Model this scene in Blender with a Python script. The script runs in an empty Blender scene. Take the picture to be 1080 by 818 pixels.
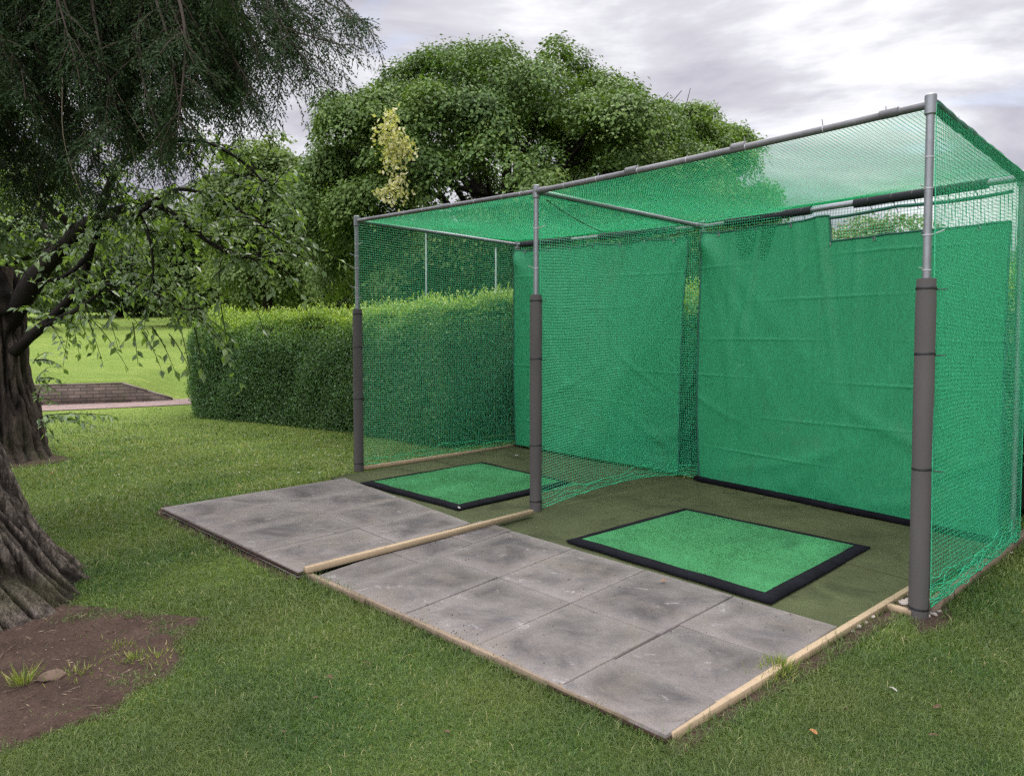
import bpy, bmesh, math, random
import numpy as np
from mathutils import Vector, noise as mn

rng = np.random.default_rng(11)
random.seed(5)
SC = bpy.context.scene
COL = SC.collection
R = math.radians

# ------------------------------------------------------------------ camera model
FPX, CX, CY = 782.0, 540.0, 409.0
PITCH = R(2.5)
CAMZ = 1.6
SLOPE = math.tan(R(3.2))            # the lawn rises gently away from the viewer
Fv = np.array([0, math.cos(PITCH), -math.sin(PITCH)])
Uv = np.array([0, math.sin(PITCH), math.cos(PITCH)])
Xv = np.array([1.0, 0, 0])

def ray(u, v):
    return Fv + Xv * ((u - CX) / FPX) + Uv * ((CY - v) / FPX)

def G(u, v, h=0.0):
    """point of the sloping ground (raised by h) seen at photo pixel u, v"""
    d = ray(u, v)
    t = (h - CAMZ) / (d[2] - SLOPE * d[1])
    return np.array([0, 0, CAMZ]) + d * t

def At(u, v, y):
    d = ray(u, v)
    return np.array([0, 0, CAMZ]) + d * (y / d[1])

def topz(base, v):
    """height at which a vertical post standing on base is seen at row v"""
    y = base[1]
    k = (CY - v) / FPX
    # (rel . U)/(rel . F) = k
    s, c = math.sin(PITCH), math.cos(PITCH)
    # s*y + c*z = k*(c*y - s*z)
    z = y * (k * c - s) / (c + k * s)
    return CAMZ + z

# ------------------------------------------------------------------ helpers
def link(o, parent=None):
    COL.objects.link(o)
    if parent is not None:
        o.parent = parent
    return o

def tag(o, label=None, cat=None, group=None, kind=None):
    if label: o['label'] = label
    if cat: o['category'] = cat
    if group: o['group'] = group
    if kind: o['kind'] = kind
    return o

def empty(name, loc):
    o = bpy.data.objects.new(name, None)
    o.empty_display_size = 0.2
    link(o)
    o.location = loc
    return o

def np_mesh(name, V, faces_flat, nper, mat, parent=None, smooth=False, attrs=None, origin=None, uv=None):
    """V (n,3); faces_flat flat loop indices; nper int or array of loop totals"""
    V = np.asarray(V, dtype=np.float32)
    if origin is not None:
        V = V - np.asarray(origin, dtype=np.float32)
    F = np.asarray(faces_flat, dtype=np.int32).ravel()
    if isinstance(nper, int):
        nf = len(F) // nper
        tot = np.full(nf, nper, dtype=np.int32)
    else:
        tot = np.asarray(nper, dtype=np.int32); nf = len(tot)
    st = np.zeros(nf, dtype=np.int32)
    st[1:] = np.cumsum(tot)[:-1]
    me = bpy.data.meshes.new(name)
    me.vertices.add(len(V)); me.vertices.foreach_set('co', V.ravel())
    me.loops.add(len(F)); me.loops.foreach_set('vertex_index', F)
    me.polygons.add(nf)
    me.polygons.foreach_set('loop_start', st)
    me.polygons.foreach_set('loop_total', tot)
    if smooth:
        me.polygons.foreach_set('use_smooth', np.ones(nf, dtype=bool))
    me.update(calc_edges=True)
    me.validate()
    if attrs:
        for k, arr in attrs.items():
            a = me.attributes.new(k, 'FLOAT', 'POINT')
            a.data.foreach_set('value', np.asarray(arr, dtype=np.float32))
    if uv is not None:
        l = me.uv_layers.new(name='UVMap')
        l.data.foreach_set('uv', np.asarray(uv, dtype=np.float32)[F].ravel())
    if mat is not None:
        me.materials.append(mat)
    o = bpy.data.objects.new(name, me)
    link(o, parent)
    if origin is not None and parent is None:
        o.location = origin
    return o

def nrm(a):
    a = np.asarray(a, dtype=float)
    return a / np.maximum(np.linalg.norm(a, axis=-1, keepdims=True), 1e-9)

class MB:
    """collects shapes into one mesh"""
    def __init__(self):
        self.V, self.F, self.n = [], [], 0
    def add(self, V, F):
        V = np.asarray(V, dtype=float)
        self.V.append(V)
        for f in F:
            self.F.append([i + self.n for i in f])
        self.n += len(V)
    def tube(self, pts, rad, sides=10, cap=True, jitter=None):
        pts = np.asarray(pts, dtype=float); n = len(pts)
        rad = np.broadcast_to(np.asarray(rad, dtype=float), (n,))
        T = np.gradient(pts, axis=0); T = nrm(T)
        ref = np.array([0, 0, 1.0]) if abs(T[:, 2]).mean() < .8 else np.array([1.0, 0, 0])
        A = nrm(np.cross(T, ref)); B = np.cross(T, A)
        an = np.linspace(0, 2 * math.pi, sides, endpoint=False)
        ring = A[:, None, :] * np.cos(an)[None, :, None] + B[:, None, :] * np.sin(an)[None, :, None]
        rr = rad[:, None] * np.ones(sides)[None, :]
        if jitter is not None:
            rr = rr * jitter
        V = (pts[:, None, :] + ring * rr[:, :, None]).reshape(-1, 3)
        F = []
        for i in range(n - 1):
            for k in range(sides):
                k2 = (k + 1) % sides
                F.append([i * sides + k, i * sides + k2, (i + 1) * sides + k2, (i + 1) * sides + k])
        if cap:
            F.append(list(range(sides))[::-1]); F.append([(n - 1) * sides + k for k in range(sides)])
        self.add(V, F)
    def prism(self, poly, zvec):
        """closed prism from a planar polygon (ccw) extruded by vector"""
        P = np.asarray(poly, float); n = len(P); Z = np.asarray(zvec, float)
        V = np.vstack([P, P + Z])
        F = [list(range(n))[::-1], [n + i for i in range(n)]]
        for i in range(n):
            j = (i + 1) % n
            F.append([i, j, n + j, n + i])
        self.add(V, F)
    def beam(self, a, b, w, h, up=(0, 0, 1)):
        """box from a to b (centres of the underside), w wide, h tall"""
        a = np.asarray(a, float); b = np.asarray(b, float)
        d = nrm(b - a); s = nrm(np.cross(d, np.asarray(up, float))); u = np.cross(s, d)
        c = min(w, h) * .035
        prof = [(-w/2, c), (-w/2, h - c), (-w/2 + c, h), (w/2 - c, h), (w/2, h - c), (w/2, c), (w/2 - c, 0), (-w/2 + c, 0)]
        pr = [s * x + u * y for x, y in prof]
        n = len(pr)
        V = [a + p for p in pr] + [b + p for p in pr]
        F = [list(range(n)), [n + i for i in range(n)][::-1]]
        for i in range(n):
            j = (i + 1) % n
            F.append([i, n + i, n + j, j])
        self.add(V, F)
    def build(self, name, mat, parent=None, smooth=False, origin=None, auto=None):
        V = np.vstack(self.V)
        flat = [i for f in self.F for i in f]
        o = np_mesh(name, V, flat, [len(f) for f in self.F], mat, parent, smooth, origin=origin)
        bm = bmesh.new(); bm.from_mesh(o.data)
        bmesh.ops.recalc_face_normals(bm, faces=bm.faces[:])
        bm.to_mesh(o.data); bm.free()
        if smooth and auto:
            o.data.set_sharp_from_angle(angle=R(auto))
        return o

def leaves(name, P, D, N, L, W, rnd, mat, parent=None, fold=.18, extra=None, curl=.0):
    """folded leaf blades: base, sides, tip; two faces along a midrib"""
    P = np.asarray(P, float); D = nrm(D); S = nrm(np.cross(D, N)); N = np.cross(S, D)
    L = np.broadcast_to(L, (len(P),))[:, None]; W = np.broadcast_to(W, (len(P),))[:, None]
    v0 = P
    v1 = P + D * L * .45 + S * W * .5 + N * W * fold
    v2 = P + D * L - N * L * curl
    v3 = P + D * L * .45 - S * W * .5 + N * W * fold
    V = np.stack([v0, v1, v2, v3], 1).reshape(-1, 3)
    b = (np.arange(len(P)) * 4)[:, None]
    F = (b + np.array([[0, 1, 2, 0, 2, 3]])).ravel()
    at = {'rnd': np.repeat(rnd, 4)}
    if extra is not None:
        for k, a in extra.items():
            at[k] = np.repeat(a, 4)
    return np_mesh(name, V, F, 3, mat, parent, attrs=at)

def rand_dirs(n):
    v = rng.normal(size=(n, 3))
    return nrm(v)

def sines(n, amp, kmin, kmax, seed):
    """smooth 2-D field as a sum of sines"""
    r = np.random.default_rng(seed)
    k = r.uniform(kmin, kmax, (n, 2)) * r.choice([-1, 1], (n, 2)); ph = r.uniform(0, 6.28, n); a = r.uniform(.4, 1, n)
    def f(x, y):
        s = 0
        for i in range(n):
            s = s + a[i] * np.sin(k[i, 0] * x + k[i, 1] * y + ph[i])
        return s * amp / math.sqrt(n)
    return f

# ------------------------------------------------------------------ materials
def new_mat(name):
    m = bpy.data.materials.new(name); m.use_nodes = True
    nt = m.node_tree; nt.nodes.clear()
    out = nt.nodes.new('ShaderNodeOutputMaterial')
    return m, nt, out

def nd(nt, typ, **kw):
    n = nt.nodes.new(typ)
    for k, v in kw.items():
        if hasattr(n, k): setattr(n, k, v)
    return n

def setin(n, **kw):
    for k, v in kw.items():
        n.inputs[k.replace('_', ' ')].default_value = v
    return n

def ramp(nt, stops, fac=None, interp='LINEAR'):
    r = nt.nodes.new('ShaderNodeValToRGB'); r.color_ramp.interpolation = interp
    el = r.color_ramp.elements
    while len(el) < len(stops): el.new(.5)
    for e, (p, c) in zip(el, stops):
        e.position = p; e.color = (c[0], c[1], c[2], 1) if len(c) == 3 else c
    if fac is not None: nt.links.new(fac, r.inputs[0])
    return r

def g(v): return (v, v, v)

def noise_n(nt, scale, detail=4, rough=.55, vec=None, dist=0.0):
    n = nt.nodes.new('ShaderNodeTexNoise')
    n.inputs['Scale'].default_value = scale; n.inputs['Detail'].default_value = detail
    n.inputs['Roughness'].default_value = rough; n.inputs['Distortion'].default_value = dist
    if vec is not None: nt.links.new(vec, n.inputs['Vector'])
    return n

def mixc(nt, a, b, fac, mode='MIX'):
    m = nt.nodes.new('ShaderNodeMix'); m.data_type = 'RGBA'; m.blend_type = mode
    for sock, val in ((m.inputs[0], fac), (m.inputs[6], a), (m.inputs[7], b)):
        if isinstance(val, (int, float)): sock.default_value = val
        elif isinstance(val, tuple): sock.default_value = (*val, 1)
        else: nt.links.new(val, sock)
    return m.outputs[2]

def bump(nt, height, strength, dist=.01):
    b = nt.nodes.new('ShaderNodeBump'); b.inputs['Strength'].default_value = strength; b.inputs['Distance'].default_value = dist
    nt.links.new(height, b.inputs['Height'])
    return b.outputs[0]

def objco(nt):
    return nt.nodes.new('ShaderNodeTexCoord').outputs['Object']

def mapping(nt, vec, scale):
    m = nt.nodes.new('ShaderNodeMapping'); m.inputs['Scale'].default_value = scale
    nt.links.new(vec, m.inputs['Vector']); return m.outputs[0]

def principled(nt, out, col, rough=.6, metal=0.0, normal=None, spec=.4):
    p = nt.nodes.new('ShaderNodeBsdfPrincipled')
    if isinstance(col, tuple): p.inputs['Base Color'].default_value = (*col, 1)
    else: nt.links.new(col, p.inputs['Base Color'])
    if isinstance(rough, (int, float)): p.inputs['Roughness'].default_value = rough
    else: nt.links.new(rough, p.inputs['Roughness'])
    p.inputs['Metallic'].default_value = metal
    p.inputs['Specular IOR Level'].default_value = spec
    if normal is not None: nt.links.new(normal, p.inputs['Normal'])
    if out is not None: nt.links.new(p.outputs[0], out.inputs[0])
    return p

def leaf_mat(name, stops, trans=.35, rough=.5, spec=.35, patch=None, tcol=1.3):
    m, nt, out = new_mat(name)
    a = nd(nt, 'ShaderNodeAttribute', attribute_name='rnd')
    c = ramp(nt, stops, a.outputs['Fac']).outputs[0]
    if patch:
        n = noise_n(nt, patch[0], 2, .5, objco(nt))
        f = ramp(nt, [(.35, g(0)), (.65, g(1))], n.outputs[0]).outputs[0]
        c = mixc(nt, c, mixc(nt, c, patch[1], .5), f)
    p = principled(nt, None, c, rough, spec=spec)
    t = nt.nodes.new('ShaderNodeBsdfTranslucent')
    tc = mixc(nt, c, (1.0 * tcol * .9, 1.0 * tcol, .35), 1.0, 'MULTIPLY')
    nt.links.new(tc, t.inputs[0])
    mx = nt.nodes.new('ShaderNodeMixShader'); mx.inputs[0].default_value = trans
    nt.links.new(p.outputs[0], mx.inputs[1]); nt.links.new(t.outputs[0], mx.inputs[2])
    nt.links.new(mx.outputs[0], out.inputs[0])
    return m

def bark_mat(name, dark, light, moss=None, sc=(14, 14, 2.2)):
    m, nt, out = new_mat(name)
    v = objco(nt)
    n1 = noise_n(nt, 1.0, 8, .7, mapping(nt, v, sc), 1.0)
    n2 = noise_n(nt, 3.5, 4, .6, v)
    n3 = noise_n(nt, 60, 4, .7, mapping(nt, v, (1, 1, .25)))
    at = nd(nt, 'ShaderNodeAttribute', attribute_name='ridge')
    c = ramp(nt, [(.38, dark), (.64, light)], n1.outputs[0]).outputs[0]
    c = mixc(nt, c, mixc(nt, dark, light, .25), ramp(nt, [(.4, g(0)), (.7, g(.7))], n2.outputs[0]).outputs[0])
    c = mixc(nt, c, tuple(x * .35 for x in dark), ramp(nt, [(.25, g(.92)), (.8, g(0))], at.outputs['Fac']).outputs[0])
    if moss:
        c = mixc(nt, c, moss, ramp(nt, [(.52, g(0)), (.72, g(.65))], noise_n(nt, 2.3, 5, .65, v).outputs[0]).outputs[0])
    c = mixc(nt, c, ramp(nt, [(.34, g(.35)), (.66, g(1.4))], n3.outputs[0]).outputs[0], .85, 'MULTIPLY')
    h = mixc(nt, n1.outputs[0], n3.outputs[0], .5)
    principled(nt, out, c, .9, normal=bump(nt, h, 1.0, .035), spec=.15)
    return m

def simple(name, col, rough=.6, metal=0.0, var=.25, scale=18, bmp=.15, spec=.4, stretch=(1, 1, 1)):
    m, nt, out = new_mat(name)
    v = mapping(nt, objco(nt), stretch)
    n = noise_n(nt, scale, 5, .6, v); n2 = noise_n(nt, scale * .12, 3, .55, v)
    c = mixc(nt, tuple(x * (1 - var) for x in col), tuple(min(1, x * (1 + var)) for x in col), n.outputs[0])
    c = mixc(nt, c, ramp(nt, [(.3, g(1 - var)), (.7, g(1 + var * .6))], n2.outputs[0]).outputs[0], 1.0, 'MULTIPLY')
    principled(nt, out, c, rough, metal, bump(nt, n.outputs[0], bmp, .01) if bmp else None, spec)
    return m

M = {}
M['galv'] = simple('galvanised_steel', (.20, .21, .22), .5, .6, .2, 30, .05)
M['rail_grey'] = simple('weathered_steel', (.13, .13, .135), .55, .3, .3, 25, .08)
M['foam'] = simple('foam_padding', (.060, .055, .052), .8, 0, .22, 9, .12, .3, (1, 1, .25))
M['foam_dark'] = simple('foam_sleeve', (.022, .024, .028), .8, 0, .3, 20, .1, .2)
M['tie_black'] = simple('black_tie', (.012, .012, .013), .5, 0, .1, 40, 0)
M['tie_white'] = simple('white_tie', (.33, .33, .34), .45, 0, .1, 40, 0)
M['rubber'] = simple('black_rubber', (.006, .0062, .0085), .85, 0, .5, 30, .25, .06)
M['stone'] = simple('pebble', (.3, .26, .22), .85, 0, .35, 14, .3)
M['wood_end'] = simple('wood_end', (.12, .085, .05), .85, 0, .3, 20, .2)
M['pole'] = simple('pale_pole', (.17, .20, .185), .5, .0, .1, 10, 0)
M['petal'] = simple('pale_petal', (.5, .48, .43), .7, 0, .1, 10, 0)
M['dead_leaf'] = simple('dead_leaf', (.42, .2, .07), .7, 0, .4, 30, .1)
M['chipwood'] = simple('chip_wood', (.12, .08, .055), .9, 0, .4, 40, .4)
M['brown_bit'] = simple('brown_bit', (.16, .10, .06), .85, 0, .4, 30, .1)
M['mortar'] = simple('coping', (.13, .105, .088), .9, 0, .35, 12, .3)

def timber_mat(name, col, stain):
    m, nt, out = new_mat(name)
    v = objco(nt)
    w = noise_n(nt, 1.0, 6, .6, mapping(nt, v, (26, 26, 26)), .4)
    n = noise_n(nt, 2.2, 4, .6, v)
    n3 = noise_n(nt, 9, 5, .7, v)
    c = mixc(nt, tuple(x * .72 for x in col), col, w.outputs[0])
    c = mixc(nt, c, stain, ramp(nt, [(.48, g(0)), (.72, g(.75))], n.outputs[0]).outputs[0])
    c = mixc(nt, c, tuple(x * .4 for x in stain), ramp(nt, [(.6, g(0)), (.75, g(.7))], n3.outputs[0]).outputs[0])
    principled(nt, out, c, .78, normal=bump(nt, w.outputs[0], .3, .006), spec=.25)
    return m
M['timber'] = timber_mat('new_timber', (.33, .25, .155), (.22, .165, .105))
M['timber_old'] = timber_mat('old_timber', (.21, .16, .11), (.09, .063, .045))

def cord_mat():
    m, nt, out = new_mat('net_cord')
    n = noise_n(nt, 1.5, 3, .5, objco(nt))
    c = mixc(nt, (.05, .45, .24), (.09, .60, .35), n.outputs[0])
    p = principled(nt, None, c, .45, spec=.45)
    t = nt.nodes.new('ShaderNodeBsdfTranslucent'); nt.links.new(mixc(nt, c, (1.1, 1.2, 1.1), 1.0, 'MULTIPLY'), t.inputs[0])
    mx = nt.nodes.new('ShaderNodeMixShader'); mx.inputs[0].default_value = .5
    nt.links.new(p.outputs[0], mx.inputs[1]); nt.links.new(t.outputs[0], mx.inputs[2]); nt.links.new(mx.outputs[0], out.inputs[0])
    return m
M['cord'] = cord_mat()

def sheet_mat():
    m, nt, out = new_mat('green_sheet')
    v = objco(nt)
    n = noise_n(nt, 1.1, 4, .6, v)
    wv = noise_n(nt, 1.0, 3, .7, mapping(nt, v, (260, 260, 14)))
    c = mixc(nt, (.016, .205, .085), (.023, .255, .110), n.outputs[0])
    c = mixc(nt, c, ramp(nt, [(.3, g(.68)), (.7, g(1.25))], wv.outputs[0]).outputs[0], .9, 'MULTIPLY')
    sp = noise_n(nt, 34, 2, .5, v)
    c = mixc(nt, c, (.01, .05, .03), ramp(nt, [(.76, g(0)), (.8, g(.6))], sp.outputs[0]).outputs[0])
    dirt = ramp(nt, [(.56, g(0)), (.72, g(.5))], noise_n(nt, 1.7, 6, .68, mapping(nt, v, (1, 1, .55)), .6).outputs[0]).outputs[0]
    c = mixc(nt, c, (.05, .15, .075), dirt)
    mk = noise_n(nt, 9, 2, .5, v)
    c = mixc(nt, c, (.12, .36, .2), ramp(nt, [(.72, g(0)), (.77, g(.35))], mk.outputs[0]).outputs[0])
    p = principled(nt, None, c, .6, normal=bump(nt, wv.outputs[0], .12, .003), spec=.3)
    t = nt.nodes.new('ShaderNodeBsdfTranslucent'); nt.links.new(mixc(nt, c, (1.0, 1.15, 1.05), 1.0, 'MULTIPLY'), t.inputs[0])
    mx = nt.nodes.new('ShaderNodeMixShader'); mx.inputs[0].default_value = .25
    nt.links.new(p.outputs[0], mx.inputs[1]); nt.links.new(t.outputs[0], mx.inputs[2]); nt.links.new(mx.outputs[0], out.inputs[0])
    return m
M['sheet'] = sheet_mat()
M['hem_light'] = simple('rolled_net', (.008, .075, .042), .7, 0, .35, 60, .3)
M['hem'] = simple('dark_green_hem', (.006, .07, .045), .7, 0, .3, 30, .1)

def turf_mat(name, a, b, scale, spots):
    m, nt, out = new_mat(name)
    v = objco(nt)
    n = noise_n(nt, scale, 4, .8, v); n2 = noise_n(nt, 2.4, 5, .65, v); n3 = noise_n(nt, 26, 3, .6, v)
    vo = nd(nt, 'ShaderNodeTexVoronoi'); vo.inputs['Scale'].default_value = scale * .55; nt.links.new(v, vo.inputs['Vector'])
    c = mixc(nt, a, b, ramp(nt, [(.35, g(0)), (.65, g(1))], n.outputs[0]).outputs[0])
    c = mixc(nt, c, ramp(nt, [(.3, g(.72)), (.7, g(1.18))], n2.outputs[0]).outputs[0], 1.0, 'MULTIPLY')
    c = mixc(nt, c, spots, ramp(nt, [(.66, g(0)), (.74, g(.55))], n3.outputs[0]).outputs[0])
    wr_ = noise_n(nt, 3.2, 5, .6, v, .5)
    c = mixc(nt, c, tuple(x * .55 for x in a), ramp(nt, [(.56, g(0)), (.70, g(.6))], wr_.outputs[0]).outputs[0])
    h = mixc(nt, n.outputs[0], vo.outputs['Distance'], .5)
    principled(nt, out, c, .85, normal=bump(nt, h, .8, .008), spec=.12)
    return m
M['turf'] = turf_mat('mat_turf', (.026, .135, .05), (.046, .205, .078), 230, (.03, .13, .04))
M['carpet'] = turf_mat('floor_turf', (.032, .042, .017), (.068, .078, .034), 240, (.06, .05, .025))

def slab_mat():
    m, nt, out = new_mat('concrete_slab')
    v = objco(nt)
    uv = nt.nodes.new('ShaderNodeTexCoord').outputs['UV']
    sep = nt.nodes.new('ShaderNodeSeparateXYZ'); nt.links.new(uv, sep.inputs[0])
    def edge(o):
        a = nd(nt, 'ShaderNodeMath', operation='FRACT'); nt.links.new(o, a.inputs[0])
        b = nd(nt, 'ShaderNodeMath', operation='SUBTRACT'); nt.links.new(a.outputs[0], b.inputs[0]); b.inputs[1].default_value = .5
        c = nd(nt, 'ShaderNodeMath', operation='ABSOLUTE'); nt.links.new(b.outputs[0], c.inputs[0]); return c.outputs[0]
    mx = nd(nt, 'ShaderNodeMath', operation='MAXIMUM'); nt.links.new(edge(sep.outputs[0]), mx.inputs[0]); nt.links.new(edge(sep.outputs[1]), mx.inputs[1])
    inside = ramp(nt, [(.30, g(1)), (.5, g(.08))], mx.outputs[0]).outputs[0]
    big = noise_n(nt, 2.3, 6, .68, v, .5); mid = noise_n(nt, 7, 6, .7, v, .3); fine = noise_n(nt, 150, 3, .8, v); grit = noise_n(nt, 420, 2, .6, v)
    tone = nd(nt, 'ShaderNodeAttribute', attribute_name='tone')
    c = mixc(nt, (.100, .089, .081), (.180, .163, .150), mid.outputs[0])
    st = mixc(nt, g(0.0), inside, ramp(nt, [(.38, g(.25)), (.62, g(1))], big.outputs[0]).outputs[0])
    c = mixc(nt, c, (.045, .041, .039), mixc(nt, g(0), st, .95))
    c = mixc(nt, c, (.115, .095, .075), ramp(nt, [(.50, g(0)), (.68, g(.5))], noise_n(nt, 3.6, 5, .65, v, .8).outputs[0]).outputs[0])
    c = mixc(nt, c, (.06, .058, .062), ramp(nt, [(.52, g(0)), (.70, g(.75))], noise_n(nt, 5.2, 7, .75, mapping(nt, v, (1, 1.8, 1)), .4).outputs[0]).outputs[0])
    c = mixc(nt, c, (.34, .325, .315), ramp(nt, [(.60, g(0)), (.72, g(.6))], noise_n(nt, 8.5, 8, .75, v, .6).outputs[0]).outputs[0])
    c = mixc(nt, c, ramp(nt, [(.25, g(.6)), (.75, g(1.4))], fine.outputs[0]).outputs[0], .9, 'MULTIPLY')
    c = mixc(nt, c, ramp(nt, [(.0, g(.84)), (1, g(1.1))], tone.outputs['Fac']).outputs[0], 1.0, 'MULTIPLY')
    sp = noise_n(nt, 70, 2, .5, v)
    c = mixc(nt, c, (.03, .026, .022), ramp(nt, [(.75, g(0)), (.79, g(.8))], sp.outputs[0]).outputs[0])
    principled(nt, out, c, .82, normal=bump(nt, mixc(nt, fine.outputs[0], grit.outputs[0], .5), .25, .004), spec=.25)
    return m
M['slab'] = slab_mat()

def ground_mat():
    m, nt, out = new_mat('mown_lawn')
    v = objco(nt)
    f1 = noise_n(nt, 60, 4, .8, v); f2 = noise_n(nt, 5, 6, .7, v, .4); f3 = noise_n(nt, .55, 4, .6, v); f4 = noise_n(nt, 1.0, 5, .7, mapping(nt, v, (1.2, 5, 1)), .3)
    c = mixc(nt, (.065, .112, .018), (.165, .24, .042), ramp(nt, [(.3, g(0)), (.7, g(1))], f1.outputs[0]).outputs[0])
    c = mixc(nt, c, (.22, .26, .065), ramp(nt, [(.45, g(0)), (.75, g(.6))], f2.outputs[0]).outputs[0])
    c = mixc(nt, c, (.24, .27, .075), ramp(nt, [(.42, g(0)), (.68, g(.5))], f4.outputs[0]).outputs[0])
    c = mixc(nt, c, (.10, .16, .028), ramp(nt, [(.4, g(0)), (.65, g(.6))], f3.outputs[0]).outputs[0])
    sw = nd(nt, 'ShaderNodeAttribute', attribute_name='shade_fade')
    c = mixc(nt, mixc(nt, c, (.66, .68, .66), 1.0, 'MULTIPLY'), c, sw.outputs['Fac'])  # ground near the viewer multiplied darker: the tree's shade put into the colour
    principled(nt, out, c, .95, normal=bump(nt, f1.outputs[0], .9, .03), spec=.08)
    return m
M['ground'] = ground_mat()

def dirt_mat(name, a, b):
    m, nt, out = new_mat(name)
    v = objco(nt)
    n1 = noise_n(nt, 5, 7, .7, v, .4); n2 = noise_n(nt, 90, 5, .75, v); vo = nd(nt, 'ShaderNodeTexVoronoi'); vo.inputs['Scale'].default_value = 60; nt.links.new(v, vo.inputs['Vector'])
    c = mixc(nt, a, b, ramp(nt, [(.3, g(0)), (.7, g(1))], n1.outputs[0]).outputs[0])
    c = mixc(nt, c, ramp(nt, [(.3, g(.55)), (.75, g(1.4))], n2.outputs[0]).outputs[0], .9, 'MULTIPLY')
    c = mixc(nt, c, (.2, .15, .1), ramp(nt, [(.66, g(0)), (.74, g(.6))], noise_n(nt, 45, 3, .6, mapping(nt, v, (1, .35, 1))).outputs[0]).outputs[0])
    principled(nt, out, c, .95, normal=bump(nt, mixc(nt, n2.outputs[0], vo.outputs['Distance'], .4), .8, .012), spec=.1)
    return m
M['dirt'] = dirt_mat('bare_soil', (.033, .021, .016), (.064, .042, .032))
M['path'] = dirt_mat('pink_gravel_path', (.17, .125, .112), (.24, .18, .162))

def brick_mat():
    m, nt, out = new_mat('dark_brick')
    uv = nt.nodes.new('ShaderNodeTexCoord').outputs['UV']
    b = nt.nodes.new('ShaderNodeTexBrick'); nt.links.new(uv, b.inputs['Vector'])
    b.inputs['Color1'].default_value = (.085, .064, .052, 1); b.inputs['Color2'].default_value = (.13, .096, .078, 1); b.inputs['Mortar'].default_value = (.045, .038, .034, 1)
    b.inputs['Scale'].default_value = 1; b.inputs['Brick Width'].default_value = .2; b.inputs['Row Height'].default_value = .062; b.inputs['Mortar Size'].default_value = .008
    n = noise_n(nt, 3, 5, .7, uv)
    c = mixc(nt, b.outputs[0], ramp(nt, [(.3, g(.55)), (.7, g(1.25))], n.outputs[0]).outputs[0], .9, 'MULTIPLY')
    c = mixc(nt, c, (.06, .075, .03), ramp(nt, [(.55, g(0)), (.72, g(.6))], noise_n(nt, 2, 5, .65, uv).outputs[0]).outputs[0])
    principled(nt, out, c, .9, normal=bump(nt, b.outputs['Fac'], -.5, .008), spec=.2)
    return m
M['brick'] = brick_mat()

# leaves
M['grass'] = leaf_mat('grass_blades', [(0, (.027, .060, .014)), (.45, (.060, .120, .025)), (.75, (.115, .18, .038)), (.9, (.205, .225, .08)), (1, (.37, .33, .17))], .3, .55, .3, (1.6, (.13, .15, .042)))
M['maple'] = leaf_mat('maple_leaf', [(0, (.045, .085, .027)), (.5, (.088, .148, .042)), (.85, (.15, .215, .06)), (1, (.205, .265, .075))], .22, .6, .16, (.5, (.085, .135, .025)))
M['maple_light'] = leaf_mat('lime_leaf', [(0, (.06, .11, .026)), (.5, (.105, .175, .038)), (1, (.18, .245, .06))], .35, .6, .16, (.5, (.1, .16, .03)))
M['pale'] = leaf_mat('pale_leaf', [(0, (.30, .29, .13)), (.6, (.47, .44, .25)), (1, (.58, .54, .34))], .35, .5, .3)
M['far_leaf'] = leaf_mat('far_leaf', [(0, (.065, .11, .036)), (.5, (.11, .165, .05)), (1, (.17, .23, .075))], .3, .55, .25, (.35, (.11, .16, .05)))
M['far_bright'] = leaf_mat('far_bright', [(0, (.07, .115, .036)), (.5, (.12, .175, .055)), (1, (.19, .25, .085))], .35, .6, .15, (.5, (.15, .2, .07)))
M['far_leaf_dark'] = leaf_mat('far_leaf_dark', [(0, (.045, .075, .028)), (.5, (.075, .118, .038)), (1, (.12, .17, .055))], .3, .55, .25, (.35, (.06, .095, .03)))
M['cherry'] = leaf_mat('cherry_leaf', [(0, (.07, .115, .046)), (.5, (.13, .195, .08)), (.85, (.195, .27, .115)), (1, (.27, .34, .17))], .4, .38, .35)
M['conifer'] = leaf_mat('conifer_scale', [(0, (.015, .029, .014)), (.6, (.034, .055, .025)), (1, (.075, .105, .045))], .15, .7, .05)
M['hedge'] = leaf_mat('privet_leaf', [(0, (.046, .10, .036)), (.35, (.085, .165, .055)), (.6, (.125, .215, .045)), (.8, (.23, .33, .045)), (1, (.33, .42, .06))], .3, .45, .35)
M['hedge_core'] = simple('hedge_twigs', (.012, .014, .007), .95, 0, .4, 12, .3, .1)
M['litter'] = leaf_mat('dry_litter', [(0, (.03, .02, .014)), (.5, (.085, .058, .04)), (.9, (.16, .12, .085)), (1, (.26, .22, .16))], .05, .8, .1)
M['weed'] = leaf_mat('weed_leaf', [(0, (.08, .13, .02)), (.6, (.16, .21, .04)), (1, (.4, .35, .14))], .3, .5, .3)
M['bark_big'] = bark_mat('stringy_bark', (.034, .026, .020), (.24, .20, .168), (.07, .068, .034), (26, 26, 4))
M['bark'] = bark_mat('rough_bark', (.022, .016, .013), (.10, .076, .06), (.04, .044, .018), (13, 13, 2.5))
M['twig'] = simple('twig', (.055, .042, .033), .85, 0, .35, 18, .2, .2)
M['twig_pale'] = simple('dead_twig', (.17, .135, .10), .85, 0, .35, 18, .2, .2)

# ------------------------------------------------------------------ ground form
WALL_A, WALL_B, WALL_C = np.array([-12.0, 11.95]), np.array([-7.05, 13.42]), np.array([-6.3, 13.72])
wdir = nrm(WALL_B - WALL_A); wnor = np.array([-wdir[1], wdir[0]])

def sstep(a, b, x):
    t = np.clip((x - a) / (b - a), 0, 1); return t * t * (3 - 2 * t)

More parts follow.
